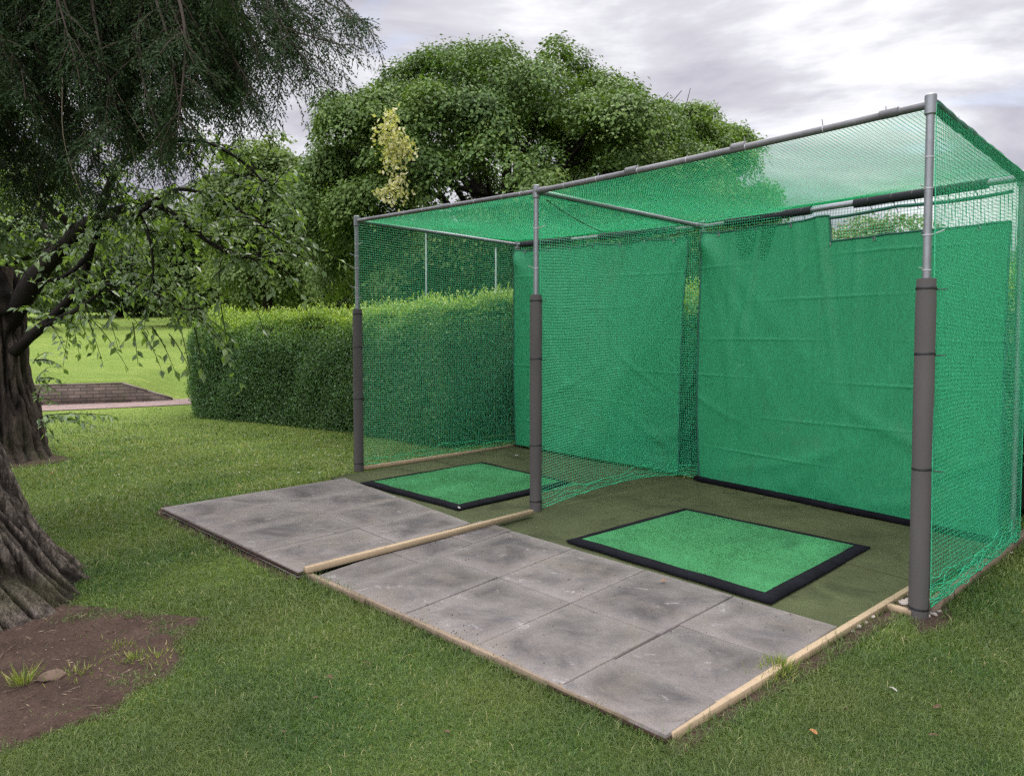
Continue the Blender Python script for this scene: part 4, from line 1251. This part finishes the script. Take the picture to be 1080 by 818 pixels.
# ------------------------------------------------------------------ cherry behind it
cb = np.array([-5.72, 8.2]); chz = float(hz(*cb)); 
che = empty('cherry_tree', (cb[0], cb[1], chz))
tag(che, 'tree with a gnarled hollow dark trunk and drooping sprigs of glossy oval leaves', 'tree')
chorg = np.array(che.location)
nh, na = 80, 120
zs = np.linspace(-.1, 2.1, nh); an = np.linspace(0, 2 * math.pi, na, endpoint=False)
rad0 = np.interp(zs, [-.1, 0, .12, .35, .9, 1.5, 2.1], [.66, .56, .49, .45, .37, .33, .34])
V = np.zeros((nh, na, 3)); ridge = np.zeros((nh, na))
for i, z in enumerate(zs):
    for j, a in enumerate(an):
        ca, sa = math.cos(a), math.sin(a)
        n1 = mn.fractal(Vector((ca * 2.2, sa * 2.2, z * 1.6)), .9, 2.0, 4)
        rg = 1 - abs(mn.noise(Vector((ca * 5, sa * 5, z * 1.4 + 5)))) * 2
        hol = math.exp(-(((a - 5.35) / .22) ** 2 + ((z - .75) / .42) ** 2))
        butt = .5 + .5 * math.cos(4 * a + .8)
        rr_ = rad0[i] * (1 + .10 * n1 + .2 * max(0, 1 - z / .6) * (butt - .5)) - .05 * max(0, rg) ** 3 - .16 * hol
        ridge[i, j] = max(0.0, min(1.0, .8 - .7 * max(0, rg) ** 3 - .8 * hol))
        V[i, j] = (rr_ * ca - .02 * z, rr_ * sa, z)
I = np.arange(nh * na).reshape(nh, na); In = np.roll(I, -1, 1)
F_ = np.stack([I[:-1], In[:-1], In[1:], I[1:]], -1).reshape(-1, 4)
np_mesh('trunk', V.reshape(-1, 3), F_, 4, M['bark'], che, True, attrs={'ridge': ridge.ravel()})
mb = MB()
def limb(px, r0, r1, n=22):
    pts = [At(*p) for p in px]
    sp = spline(pts, n); mb.tube(sp, np.linspace(r0, r1, n) * (1 + .08 * np.sin(np.arange(n) * 1.7)), 10); return sp
limbs = [limb([(2, 352, 8.2), (22, 318, 8.1), (45, 283, 7.9), (66, 262, 7.8), (82, 244, 7.7), (102, 229, 7.5), (125, 222, 7.3), (148, 212, 7.1)], .125, .03),
         limb([(14, 372, 8.1), (38, 350, 7.9), (62, 328, 7.7), (84, 300, 7.6), (95, 268, 7.5), (102, 238, 7.4)], .06, .028),
         limb([(48, 343, 7.8), (70, 332, 7.6), (92, 320, 7.4), (112, 300, 7.2)], .032, .014),
         limb([(82, 244, 7.7), (60, 222, 7.6), (32, 196, 7.5), (0, 176, 7.4), (-60, 140, 7.3)], .05, .07),
         limb([(148, 212, 7.1), (168, 216, 6.9), (195, 236, 6.8), (222, 256, 6.7), (245, 268, 6.6), (290, 278, 6.5)], .04, .008),
         limb([(102, 238, 7.4), (112, 205, 7.2), (130, 170, 7.0), (170, 150, 6.9), (215, 150, 6.8), (255, 170, 6.7), (285, 200, 6.6)], .045, .006),
         limb([(148, 212, 7.1), (152, 235, 7.0), (160, 262, 6.8), (162, 300, 6.7)], .022, .006),
         limb([(112, 300, 7.2), (140, 300, 7.0), (175, 318, 6.8), (205, 330, 6.6)], .02, .006),
         limb([(10, 330, 8.1), (-10, 280, 8.0), (-40, 200, 8.0)], .11, .07),
         limb([(100, 225, 7.4), (140, 228, 7.0), (185, 200, 6.8), (240, 215, 6.7), (300, 255, 6.6)], .03, .006),
         limb([(95, 268, 7.5), (70, 290, 7.3), (40, 300, 7.2)], .03, .008),
         limb([(30, 310, 8.0), (50, 260, 8.2), (40, 215, 8.4)], .06, .02)]
P_, D_, N_, L_ = [], [], [], []
def leafy_twig(p0, d, ln, nl, droop=.5, lsz=.085):
    ts = np.linspace(0, 1, 8)
    tw = p0 + nrm(d) * (ts * ln)[:, None] - up * (droop * ln * ts ** 2)[:, None]
    mb.tube(tw, np.linspace(.006, .002, 8), 4, cap=False)
    tt = nrm(np.gradient(tw, axis=0))
    for k in range(nl):
        t = .12 + .88 * (k + random.random()) / nl; i = min(7, int(t * 7.99))
        p = lerp(tw[max(0, i - 1)], tw[i], random.random())
        sd = nrm(np.cross(tt[i], up) + rng.normal(0, .2, 3)) * (1 if k % 2 else -1)
        dd = nrm(tt[i] * .55 + sd * .7 - up * random.uniform(.1, .75) + rng.normal(0, .2, 3))
        P_.append(p + dd * .012); D_.append(dd); N_.append(nrm(up + rng.normal(0, .45, 3))); L_.append(lsz * random.uniform(.65, 1.2))
for li, (sp, nt_) in enumerate(zip(limbs, (24, 12, 11, 16, 40, 48, 15, 18, 10, 34, 9, 10))):
    for k in range(nt_):
        i = int(len(sp) * (.35 + .65 * random.random())) if li in (0, 1, 3, 8) else int(len(sp) * random.random())
        i = min(i, len(sp) - 1)
        p0 = sp[i]; d = np.array([random.uniform(-.5, 1.0), random.uniform(-.8, .8), random.uniform(-.45, .6)])
        leafy_twig(p0, d, random.uniform(.25, .7), random.randint(10, 22), random.uniform(.2, .7))
# hanging sprigs seen against the lawn, and suckers beside the trunk
for (u, v, y, ln, nl) in ((185, 330, 6.6, .35, 9), (160, 345, 6.7, .3, 8), (230, 310, 6.6, .4, 12), (140, 340, 6.7, .25, 7), (205, 345, 6.6, .3, 8), (178, 352, 6.6, .28, 6), (260, 300, 6.5, .3, 10), (300, 285, 6.5, .28, 12), (308, 215, 6.5, .25, 10), (110, 325, 7.0, .3, 8), (150, 350, 6.8, .25, 8)):
    leafy_twig(At(u, v, y), np.array([random.uniform(.1, .6), random.uniform(-.3, .3), -.5]), ln, nl, .6, .095)
for (u, v, y) in ((38, 400, 7.7), (40, 420, 7.7), (36, 380, 7.8), (42, 440, 7.6)):
    p = At(u, v, y)
    for q in range(4):
        leafy_twig(p, np.array([random.uniform(.2, .9), random.uniform(-.4, .2), random.uniform(-.2, .7)]), random.uniform(.15, .38), 9, .3, .07)
leafy_twig(At(48, 438, 7.4), np.array([1, -.1, .12]), .72, 34, .12, .085); leafy_twig(At(50, 440, 7.45), np.array([1, -.3, .05]), .55, 22, .15, .08)
n = len(P_)
mb.build('branches', M['bark'], che, True, origin=chorg)
L_ = np.array(L_)
leaves('foliage', np.array(P_) - chorg, np.array(D_), np.array(N_), L_, L_ * .5, rng.beta(2, 2, n), M['cherry'], che, .14, curl=.12)

# ------------------------------------------------------------------ grass
def poly_of(q, grow=0.0):
    c = sum(q) / len(q); return [tuple((p + (p - c) / np.linalg.norm(p - c) * grow)[:2]) for p in q]
plat_poly = [tuple(p[:2]) for p in (G(168, 537), G(316, 606), G(330, 610), G(703, 784), G(712, 782), G(966, 623), FR + oR, BR + oR, BL + oB, BL + oL, FL + oL, G(366, 502))]
Ng = 1450000
# nearer ground gets more blades
yy = 1 / rng.uniform(1 / 13.0, 1 / 1.9, Ng)
half = .78 * yy + 1.7
xx = rng.uniform(-1, 1, Ng) * half
keep = ~inside_poly(xx, yy, plat_poly)
keep &= rng.random(Ng) < np.clip((half - np.abs(xx)) / .8, 0, 1) * np.clip((13.0 - yy) / 3, 0, 1) * np.clip((yy - 1.9) / .35, 0, 1)      # blades thin out towards the plain lawn
nzf = sines(16, .06, 5, 26, 44)
def keep_off(poly, soft, lowp, nzs):
    """blades thin out towards bare soil"""
    p = np.asarray(poly); near = (xx > p[:, 0].min() - .3) & (xx < p[:, 0].max() + .3) & (yy > p[:, 1].min() - .3) & (yy < p[:, 1].max() + .3)
    dep = np.full(Ng, -1.0); dep[near] = poly_depth(xx[near], yy[near], p)
    dep = dep + nzs * nzf(xx, yy)
    pr = np.clip(1 - dep / soft, lowp, 1)
    return rng.random(Ng) < pr
keep &= keep_off(dirt_poly, .20, .014, 1.7)
keep &= keep_off(edge_poly, .03, .02, .12); keep &= keep_off(edge2_poly, .05, .06, .3); keep &= keep_off(cherry_poly, .15, .08, .6)
hd = np.min(np.linalg.norm(np.stack([xx, yy], 1)[:, None, :] - hedge_front(np.linspace(0, hs[-1], 60))[None, :, :], axis=2), axis=1) if False else None
keep &= ~((xx + yy > 8.05) & (xx > -4.2) & (xx + .95 * yy > 7.4) & (xx > -2.2) & (yy > 8.6))
keep &= ((xx - ctrunk[0]) ** 2 + (yy - ctrunk[1]) ** 2 > .58 ** 2)
# worn thin patches
thin = sines(12, 1.0, 1.2, 5, 45)(xx, yy)
keep &= rng.random(Ng) < np.clip(.88 + .25 * thin, .45, 1)
xx, yy, thin = xx[keep], yy[keep], thin[keep]; n = len(xx)
zz = hz(xx, yy) - .008
tall = sines(10, 1, 1.0, 4, 46)(xx, yy)
scale = np.clip(yy / 3.2, .8, 3.0)
hgt = rng.gamma(3.6, .0041, n) * (1 + .25 * tall) * np.clip(scale, .9, 1.35) + .006
wid = rng.uniform(.0014, .0026, n) * scale * 1.25
az = rng.uniform(0, 6.283, n); lean = np.abs(rng.normal(0, .9, n)) + .2
fx, fy = np.cos(az), np.sin(az); sx, sy = -fy, fx
P0 = np.stack([xx, yy, zz], 1); F3 = np.stack([fx, fy, np.zeros(n)], 1); S3 = np.stack([sx, sy, np.zeros(n)], 1)
pd_ = poly_depth(xx, yy, plat_poly); hgt = hgt * (1 + 1.1 * np.exp(np.minimum(pd_, 0) / .045))
m1 = P0 + up * (hgt * .55)[:, None] + F3 * (hgt * lean * .35)[:, None]
tip = P0 + up * (hgt * np.clip(1.05 - .3 * lean, .35, 1))[:, None] + F3 * (hgt * lean)[:, None]
w3 = S3 * (wid / 2)[:, None]
V = np.stack([P0 - w3, P0 + w3, m1 + w3 * .8, m1 - w3 * .8, tip], 1).reshape(-1, 3)
b = (np.arange(n) * 5)[:, None]
flat = (b + np.array([[0, 1, 2, 3, 3, 2, 4]])).ravel()
tot = np.tile(np.array([4, 3], dtype=np.int32), n)
mac = sines(14, .10, 1.5, 7, 47)(xx, yy) + sines(12, .07, 8, 22, 48)(xx, yy)
rnd = np.clip(mac - .15 + .27 * sstep(3.8, 8.5, yy) + rng.beta(2.2, 3.2, n) + .07 * thin * -1 + np.where(rng.random(n) < .12, rng.uniform(.25, .6, n), 0), 0, 1)  # near blades coloured darker, far ones lighter, imitating shade under the tree
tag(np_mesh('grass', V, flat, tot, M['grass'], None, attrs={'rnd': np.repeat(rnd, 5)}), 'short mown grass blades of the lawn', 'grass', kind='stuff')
print('blades', n)

def tuft(u, v, nb, h, label, spread=.06):
    c = G(u, v); root = c
    a = rng.uniform(0, 6.28, nb); r = np.abs(rng.normal(0, spread, nb))
    P = np.stack([r * np.cos(a), r * np.sin(a), np.zeros(nb)], 1)
    D = nrm(np.stack([np.cos(a) * .5, np.sin(a) * .5, np.ones(nb)], 1) + rng.normal(0, .3, (nb, 3)))
    Lh = rng.uniform(.4, 1.2, nb) * h
    o = leaves('grass_tuft', P, D, rand_dirs(nb), Lh, np.full(nb, .004), rng.random(nb), M['weed'], None, 0)
    o.location = c
    tag(o, label, 'grass tuft', 'tufts growing in the bare soil')
    return o
tuft(25, 722, 110, .11, 'tallest pale grass tuft in the bare soil under the near trunk', .022)
for (u_, v_, n_, h_, s_) in ((84, 710, 90, .05, .07), (127, 682, 90, .04, .05), (140, 694, 90, .04, .06), (168, 694, 110, .045, .07), (808, 715, 160, .06, .05)):
    o = tuft(u_, v_, n_, h_, 'low straggling blades growing in the bare soil', s_)
    o.name = 'grass'; o['kind'] = 'stuff'; del o['group']; o['category'] = 'grass'
tuft(822, 708, 260, .085, 'rough grass tuft against the right timber strip', .03)


def chip(u, v, size, label, name, cat, mat, seed, flatness=.35, group=None, h=0.0):
    bm = bmesh.new(); bmesh.ops.create_icosphere(bm, subdivisions=2, radius=size)
    r0 = random.Random(seed); off = Vector((r0.uniform(0, 50), 0, 0))
    st = r0.uniform(.7, 1.5)
    for vt in bm.verts:
        k = 1 + .45 * mn.noise(vt.co / size * 1.1 + off)
        vt.co = Vector((vt.co.x * k * st, vt.co.y * k, vt.co.z * k * flatness))
    me = bpy.data.meshes.new(name); bm.to_mesh(me); bm.free(); me.materials.append(mat)
    o = bpy.data.objects.new(name, me); link(o)
    c = G(u, v, h); o.location = (c[0], c[1], c[2] + size * flatness * .5); o.rotation_euler = (r0.uniform(-.2, .2), r0.uniform(-.2, .2), r0.uniform(0, 6))
    return tag(o, label, cat, group)
chip(55, 714, .045, 'brown piece of bark lying in the soil beside the tallest tuft', 'bark_piece', 'bark', M['chipwood'], 3, .45)
mb = MB(); LPt, LDt, LNt = [], [], []
nl = 2600
dp = np.array(dirt_poly); lx = rng.uniform(dp[:, 0].min(), dp[:, 0].max(), nl * 4); ly = rng.uniform(dp[:, 1].min(), dp[:, 1].max(), nl * 4)
kk = poly_depth(lx, ly, dp) > -.05; lx, ly = lx[kk][:nl], ly[kk][:nl]; nl = len(lx)
dl = np.stack([lx, ly, hz(lx, ly) + .012], 1); aa = rng.uniform(0, 6.28, nl)
lit = leaves('litter', dl - dl[0], np.stack([np.cos(aa), np.sin(aa), rng.uniform(-.1, .35, nl)], 1), nrm(up + rng.normal(0, .3, (nl, 3))), rng.gamma(3, .009, nl), rng.uniform(.002, .007, nl), rng.random(nl), M['litter'], None, .1)
lit.location = dl[0]; tag(lit, 'dry needles and bark flakes strewn on the bare soil', 'litter', kind='stuff')
for k, (u, v, s) in enumerate(((903, 661, .022), (911, 656, .018), (918, 652, .025), (897, 665, .016), (946, 634, .02), (953, 637, .026), (941, 636, .015), (958, 633, .018), (984, 648, .02), (990, 645, .015), (978, 650, .016), (957, 629, .024))):
    chip(u, v, s, 'small rounded stone at the foot of the thickest post and its timber', 'stone', 'stone', M['stone'], 20 + k, .6, 'stones by the right timber')

def flat_leaf(u, v, size, label, mat, h=0.03, name='fallen_leaf', cat='leaf', group='fallen leaves and petals'):
    bm = bmesh.new(); n = 12; vs = []
    for k in range(n):
        a = 2 * math.pi * k / n; r = size * (1 + .25 * math.cos(2 * a) + .12 * random.random())
        vs.append(bm.verts.new((r * math.cos(a), r * .7 * math.sin(a), .25 * size * math.sin(a) ** 2 + .1 * size * random.random())))
    c = bm.verts.new((0, 0, 0))
    for k in range(n): bm.faces.new((vs[k], vs[(k + 1) % n], c))
    bmesh.ops.solidify(bm, geom=bm.faces[:], thickness=.0008)
    me = bpy.data.meshes.new(name); bm.to_mesh(me); bm.free(); me.materials.append(mat)
    o = bpy.data.objects.new(name, me); link(o); c = G(u, v, h); o.location = c; o.rotation_euler = (random.uniform(-.3, .3), random.uniform(-.3, .3), random.uniform(0, 6))
    tag(o, label, cat, group)
flat_leaf(858, 771, .016, 'orange brown leaf in the grass right of the slab corner', M['dead_leaf'], .02)
flat_leaf(942, 726, .014, 'white leaf scrap on the lawn in front of the thickest post', M['petal'], .02)
flat_leaf(1065, 583, .02, 'white scrap on the lawn beside the right net timber', M['petal'], .015)
flat_leaf(536, 560, .012, 'white scrap on the slab beside the pale timber', M['petal'], .04)
flat_leaf(484, 535, .016, 'white scrap at the front corner of the left mat', M['petal'], .055)
flat_leaf(545, 480, .016, 'white scrap on the floor at the back of the left bay', M['petal'], .03)
flat_leaf(700, 612, .014, 'pale scrap at the black edge of the larger mat', M['dead_leaf'], .05)
flat_leaf(55, 499, .02, 'orange leaf on the lawn near the farther trunk', M['dead_leaf'], .02)
nl_ = 0
while nl_ < 16:
    u, v = random.uniform(150, 1060), random.uniform(540, 800)
    c = G(u, v)
    if inside_poly(np.array([c[0]]), np.array([c[1]]), plat_poly)[0] or poly_depth(np.array([c[0]]), np.array([c[1]]), dirt_poly)[0] > -.1: continue
    flat_leaf(u, v, random.uniform(.008, .014), 'small dry brown leaf bit lying in the lawn grass', M['brown_bit'], .018, 'leaf_scrap', 'leaf', 'dry leaf bits on the lawn'); nl_ += 1
# daisies and petals dotted over the lawn: a scatter nobody would count
mb = MB()
for k in range(70):
    u = random.uniform(120, 370); v = random.uniform(446, 500)
    if k > 52: u, v = random.uniform(200, 1060), random.uniform(500, 600)
    c = G(u, v, .025)
    if inside_poly(np.array([c[0]]), np.array([c[1]]), plat_poly)[0]: continue
    r = random.uniform(.006, .013)
    a0 = random.uniform(0, 6)
    mb.add([c + np.array([r * math.cos(a0 + a), r * math.sin(a0 + a), .004 * math.sin(3 * a)]) for a in np.linspace(0, 5.2, 6)], [[0, 1, 2, 3, 4, 5]])
tag(mb.build('petals', M['petal']), 'tiny white petals dotted over the lawn', 'petals', kind='stuff')
# soil crumbs on slabs
mb = MB()
for k in range(240):
    if k < 70: c = bil(q_right_slabs, rng.normal(.42, .14), np.abs(rng.normal(0, .05)))
    else: c = bil(q_right_slabs if k < 170 else q_left_slabs, rng.random(), rng.random())
    r = random.uniform(.0015, .0045) ; c = c + up * (r * .4 + .001)
    a = rng.uniform(0, 6)
    mb.add([c + r * np.array(p) for p in ((1, 0, 0), (-.5, .9, 0), (-.6, -.8, 0), (0, 0, .9), (0, 0, -.6))], [[0, 1, 3], [1, 2, 3], [2, 0, 3], [1, 0, 4], [2, 1, 4], [0, 2, 4]])
tag(mb.build('crumbs', M['dirt']), 'soil crumbs scattered on the slabs', 'soil crumbs', kind='stuff')

# two pale thin poles beyond the hedge
for (u, vb, vt, y, lb) in ((450, 330, 246, 12.4, 'thin pale pole beyond the hedge, nearer the left front post'), (523, 318, 262, 11.6, 'shorter thin pale pole beyond the hedge, nearer the left sheet')):
    b = At(u, 380, y); b[2] = float(hz(b[0], y)); t = At(u, vt, y); t[0] = b[0]
    mb = MB(); mb.tube([b, lerp(b, t, .5), t], .013, 10); mb.tube([t, t + up * .015], [.017, .017], 10)
    tag(mb.build('pole', M['pole'], None, True, origin=b), lb, 'pole', 'thin poles beyond the hedge')

# ------------------------------------------------------------------ light
SUN_EL, SUN_AZ = 58, 28         # azimuth measured from +Y towards +X
w = bpy.data.worlds.new('World'); SC.world = w; w.use_nodes = True
nt = w.node_tree; nt.nodes.clear()
wo = nt.nodes.new('ShaderNodeOutputWorld'); bg = nt.nodes.new('ShaderNodeBackground'); nt.links.new(bg.outputs[0], wo.inputs[0])
sky = nt.nodes.new('ShaderNodeTexSky'); sky.sky_type = 'NISHITA'; sky.sun_disc = False; sky.sun_elevation = R(SUN_EL); sky.sun_rotation = R(SUN_AZ)
tc = nt.nodes.new('ShaderNodeTexCoord').outputs['Generated']
sep = nt.nodes.new('ShaderNodeSeparateXYZ'); nt.links.new(tc, sep.inputs[0])
den = nd(nt, 'ShaderNodeMath', operation='ADD'); nt.links.new(sep.outputs[2], den.inputs[0]); den.inputs[1].default_value = .16
mxm = nd(nt, 'ShaderNodeMath', operation='MAXIMUM'); nt.links.new(den.outputs[0], mxm.inputs[0]); mxm.inputs[1].default_value = .05
dv = nd(nt, 'ShaderNodeVectorMath', operation='DIVIDE'); nt.links.new(tc, dv.inputs[0])
cmb = nt.nodes.new('ShaderNodeCombineXYZ')
for i in range(3): nt.links.new(mxm.outputs[0], cmb.inputs[i])
nt.links.new(cmb.outputs[0], dv.inputs[1])
mp = nt.nodes.new('ShaderNodeMapping'); mp.inputs['Scale'].default_value = (.9, 1.5, 1); mp.inputs['Location'].default_value = (.35, .2, .0); nt.links.new(dv.outputs[0], mp.inputs['Vector'])
n1 = noise_n(nt, 1.25, 8, .58, mp.outputs[0], .35); n2 = noise_n(nt, .55, 4, .5, mp.outputs[0], .2); n3 = noise_n(nt, 2.6, 7, .55, mp.outputs[0], .5)
cl = ramp(nt, [(.32, (1.85, 1.8, 2.08)), (.42, (2.4, 2.34, 2.63)), (.52, (3.15, 3.1, 3.33)), (.63, (4.9, 4.9, 5.0))], n1.outputs[0]).outputs[0]
cl = mixc(nt, cl, ramp(nt, [(.3, (.80, .79, .82)), (.7, (1.16, 1.16, 1.14))], n2.outputs[0]).outputs[0], 1.0, 'MULTIPLY')
elv = ramp(nt, [(.0, g(1.0)), (.47, g(1.0)), (.68, g(3.5)), (1.0, g(4.8))], sep.outputs[2]).outputs[0]
cl = mixc(nt, cl, elv, 1.0, 'MULTIPLY')
bk = nd(nt, 'ShaderNodeVectorMath', operation='DOT_PRODUCT'); nt.links.new(tc, bk.inputs[0]); bk.inputs[1].default_value = (-.80, -.60, 0)
cl = mixc(nt, cl, ramp(nt, [(.30, g(1.0)), (.8, g(3.7))], bk.outputs['Value']).outputs[0], 1.0, 'MULTIPLY')     # unseen sky behind and left of the viewer brightened, an added fill light
gapf = ramp(nt, [(.30, g(.25)), (.42, g(.03))], n3.outputs[0]).outputs[0]
col = mixc(nt, cl, sky.outputs[0], gapf)
nt.links.new(col, bg.inputs[0]); bg.inputs[1].default_value = .1

sd = bpy.data.lights.new('sun', 'SUN'); sd.energy = 1.2; sd.angle = R(18); sd.color = (1, .96, .89)
so = bpy.data.objects.new('sun', sd); link(so)
sv_ = Vector((math.sin(R(SUN_AZ)) * math.cos(R(SUN_EL)), math.cos(R(SUN_AZ)) * math.cos(R(SUN_EL)), math.sin(R(SUN_EL))))
so.rotation_euler = sv_.to_track_quat('Z', 'Y').to_euler(); so.location = (10, 10, 30)

# ------------------------------------------------------------------ camera, view
cd = bpy.data.cameras.new('camera'); co = bpy.data.objects.new('camera', cd); link(co)
co.location = (0, 0, CAMZ); co.rotation_euler = (math.pi / 2 - PITCH, 0, 0)
cd.sensor_width = 36; cd.sensor_fit = 'HORIZONTAL'; cd.lens = FPX / 1080 * 36; cd.clip_end = 2000; cd.clip_start = .05
SC.camera = co
vs_ = SC.view_settings
vs_.view_transform = 'Standard'; vs_.look = 'None'; vs_.gamma = 1; vs_.use_curve_mapping = False; vs_.exposure = 1.22
SC.cycles.use_denoising = False
SC.cycles.adaptive_threshold = .006
SC.cycles.sample_clamp_indirect = 4
SC.cycles.max_bounces = 8; SC.cycles.diffuse_bounces = 6; SC.cycles.transmission_bounces = 6; SC.cycles.transparent_max_bounces = 8
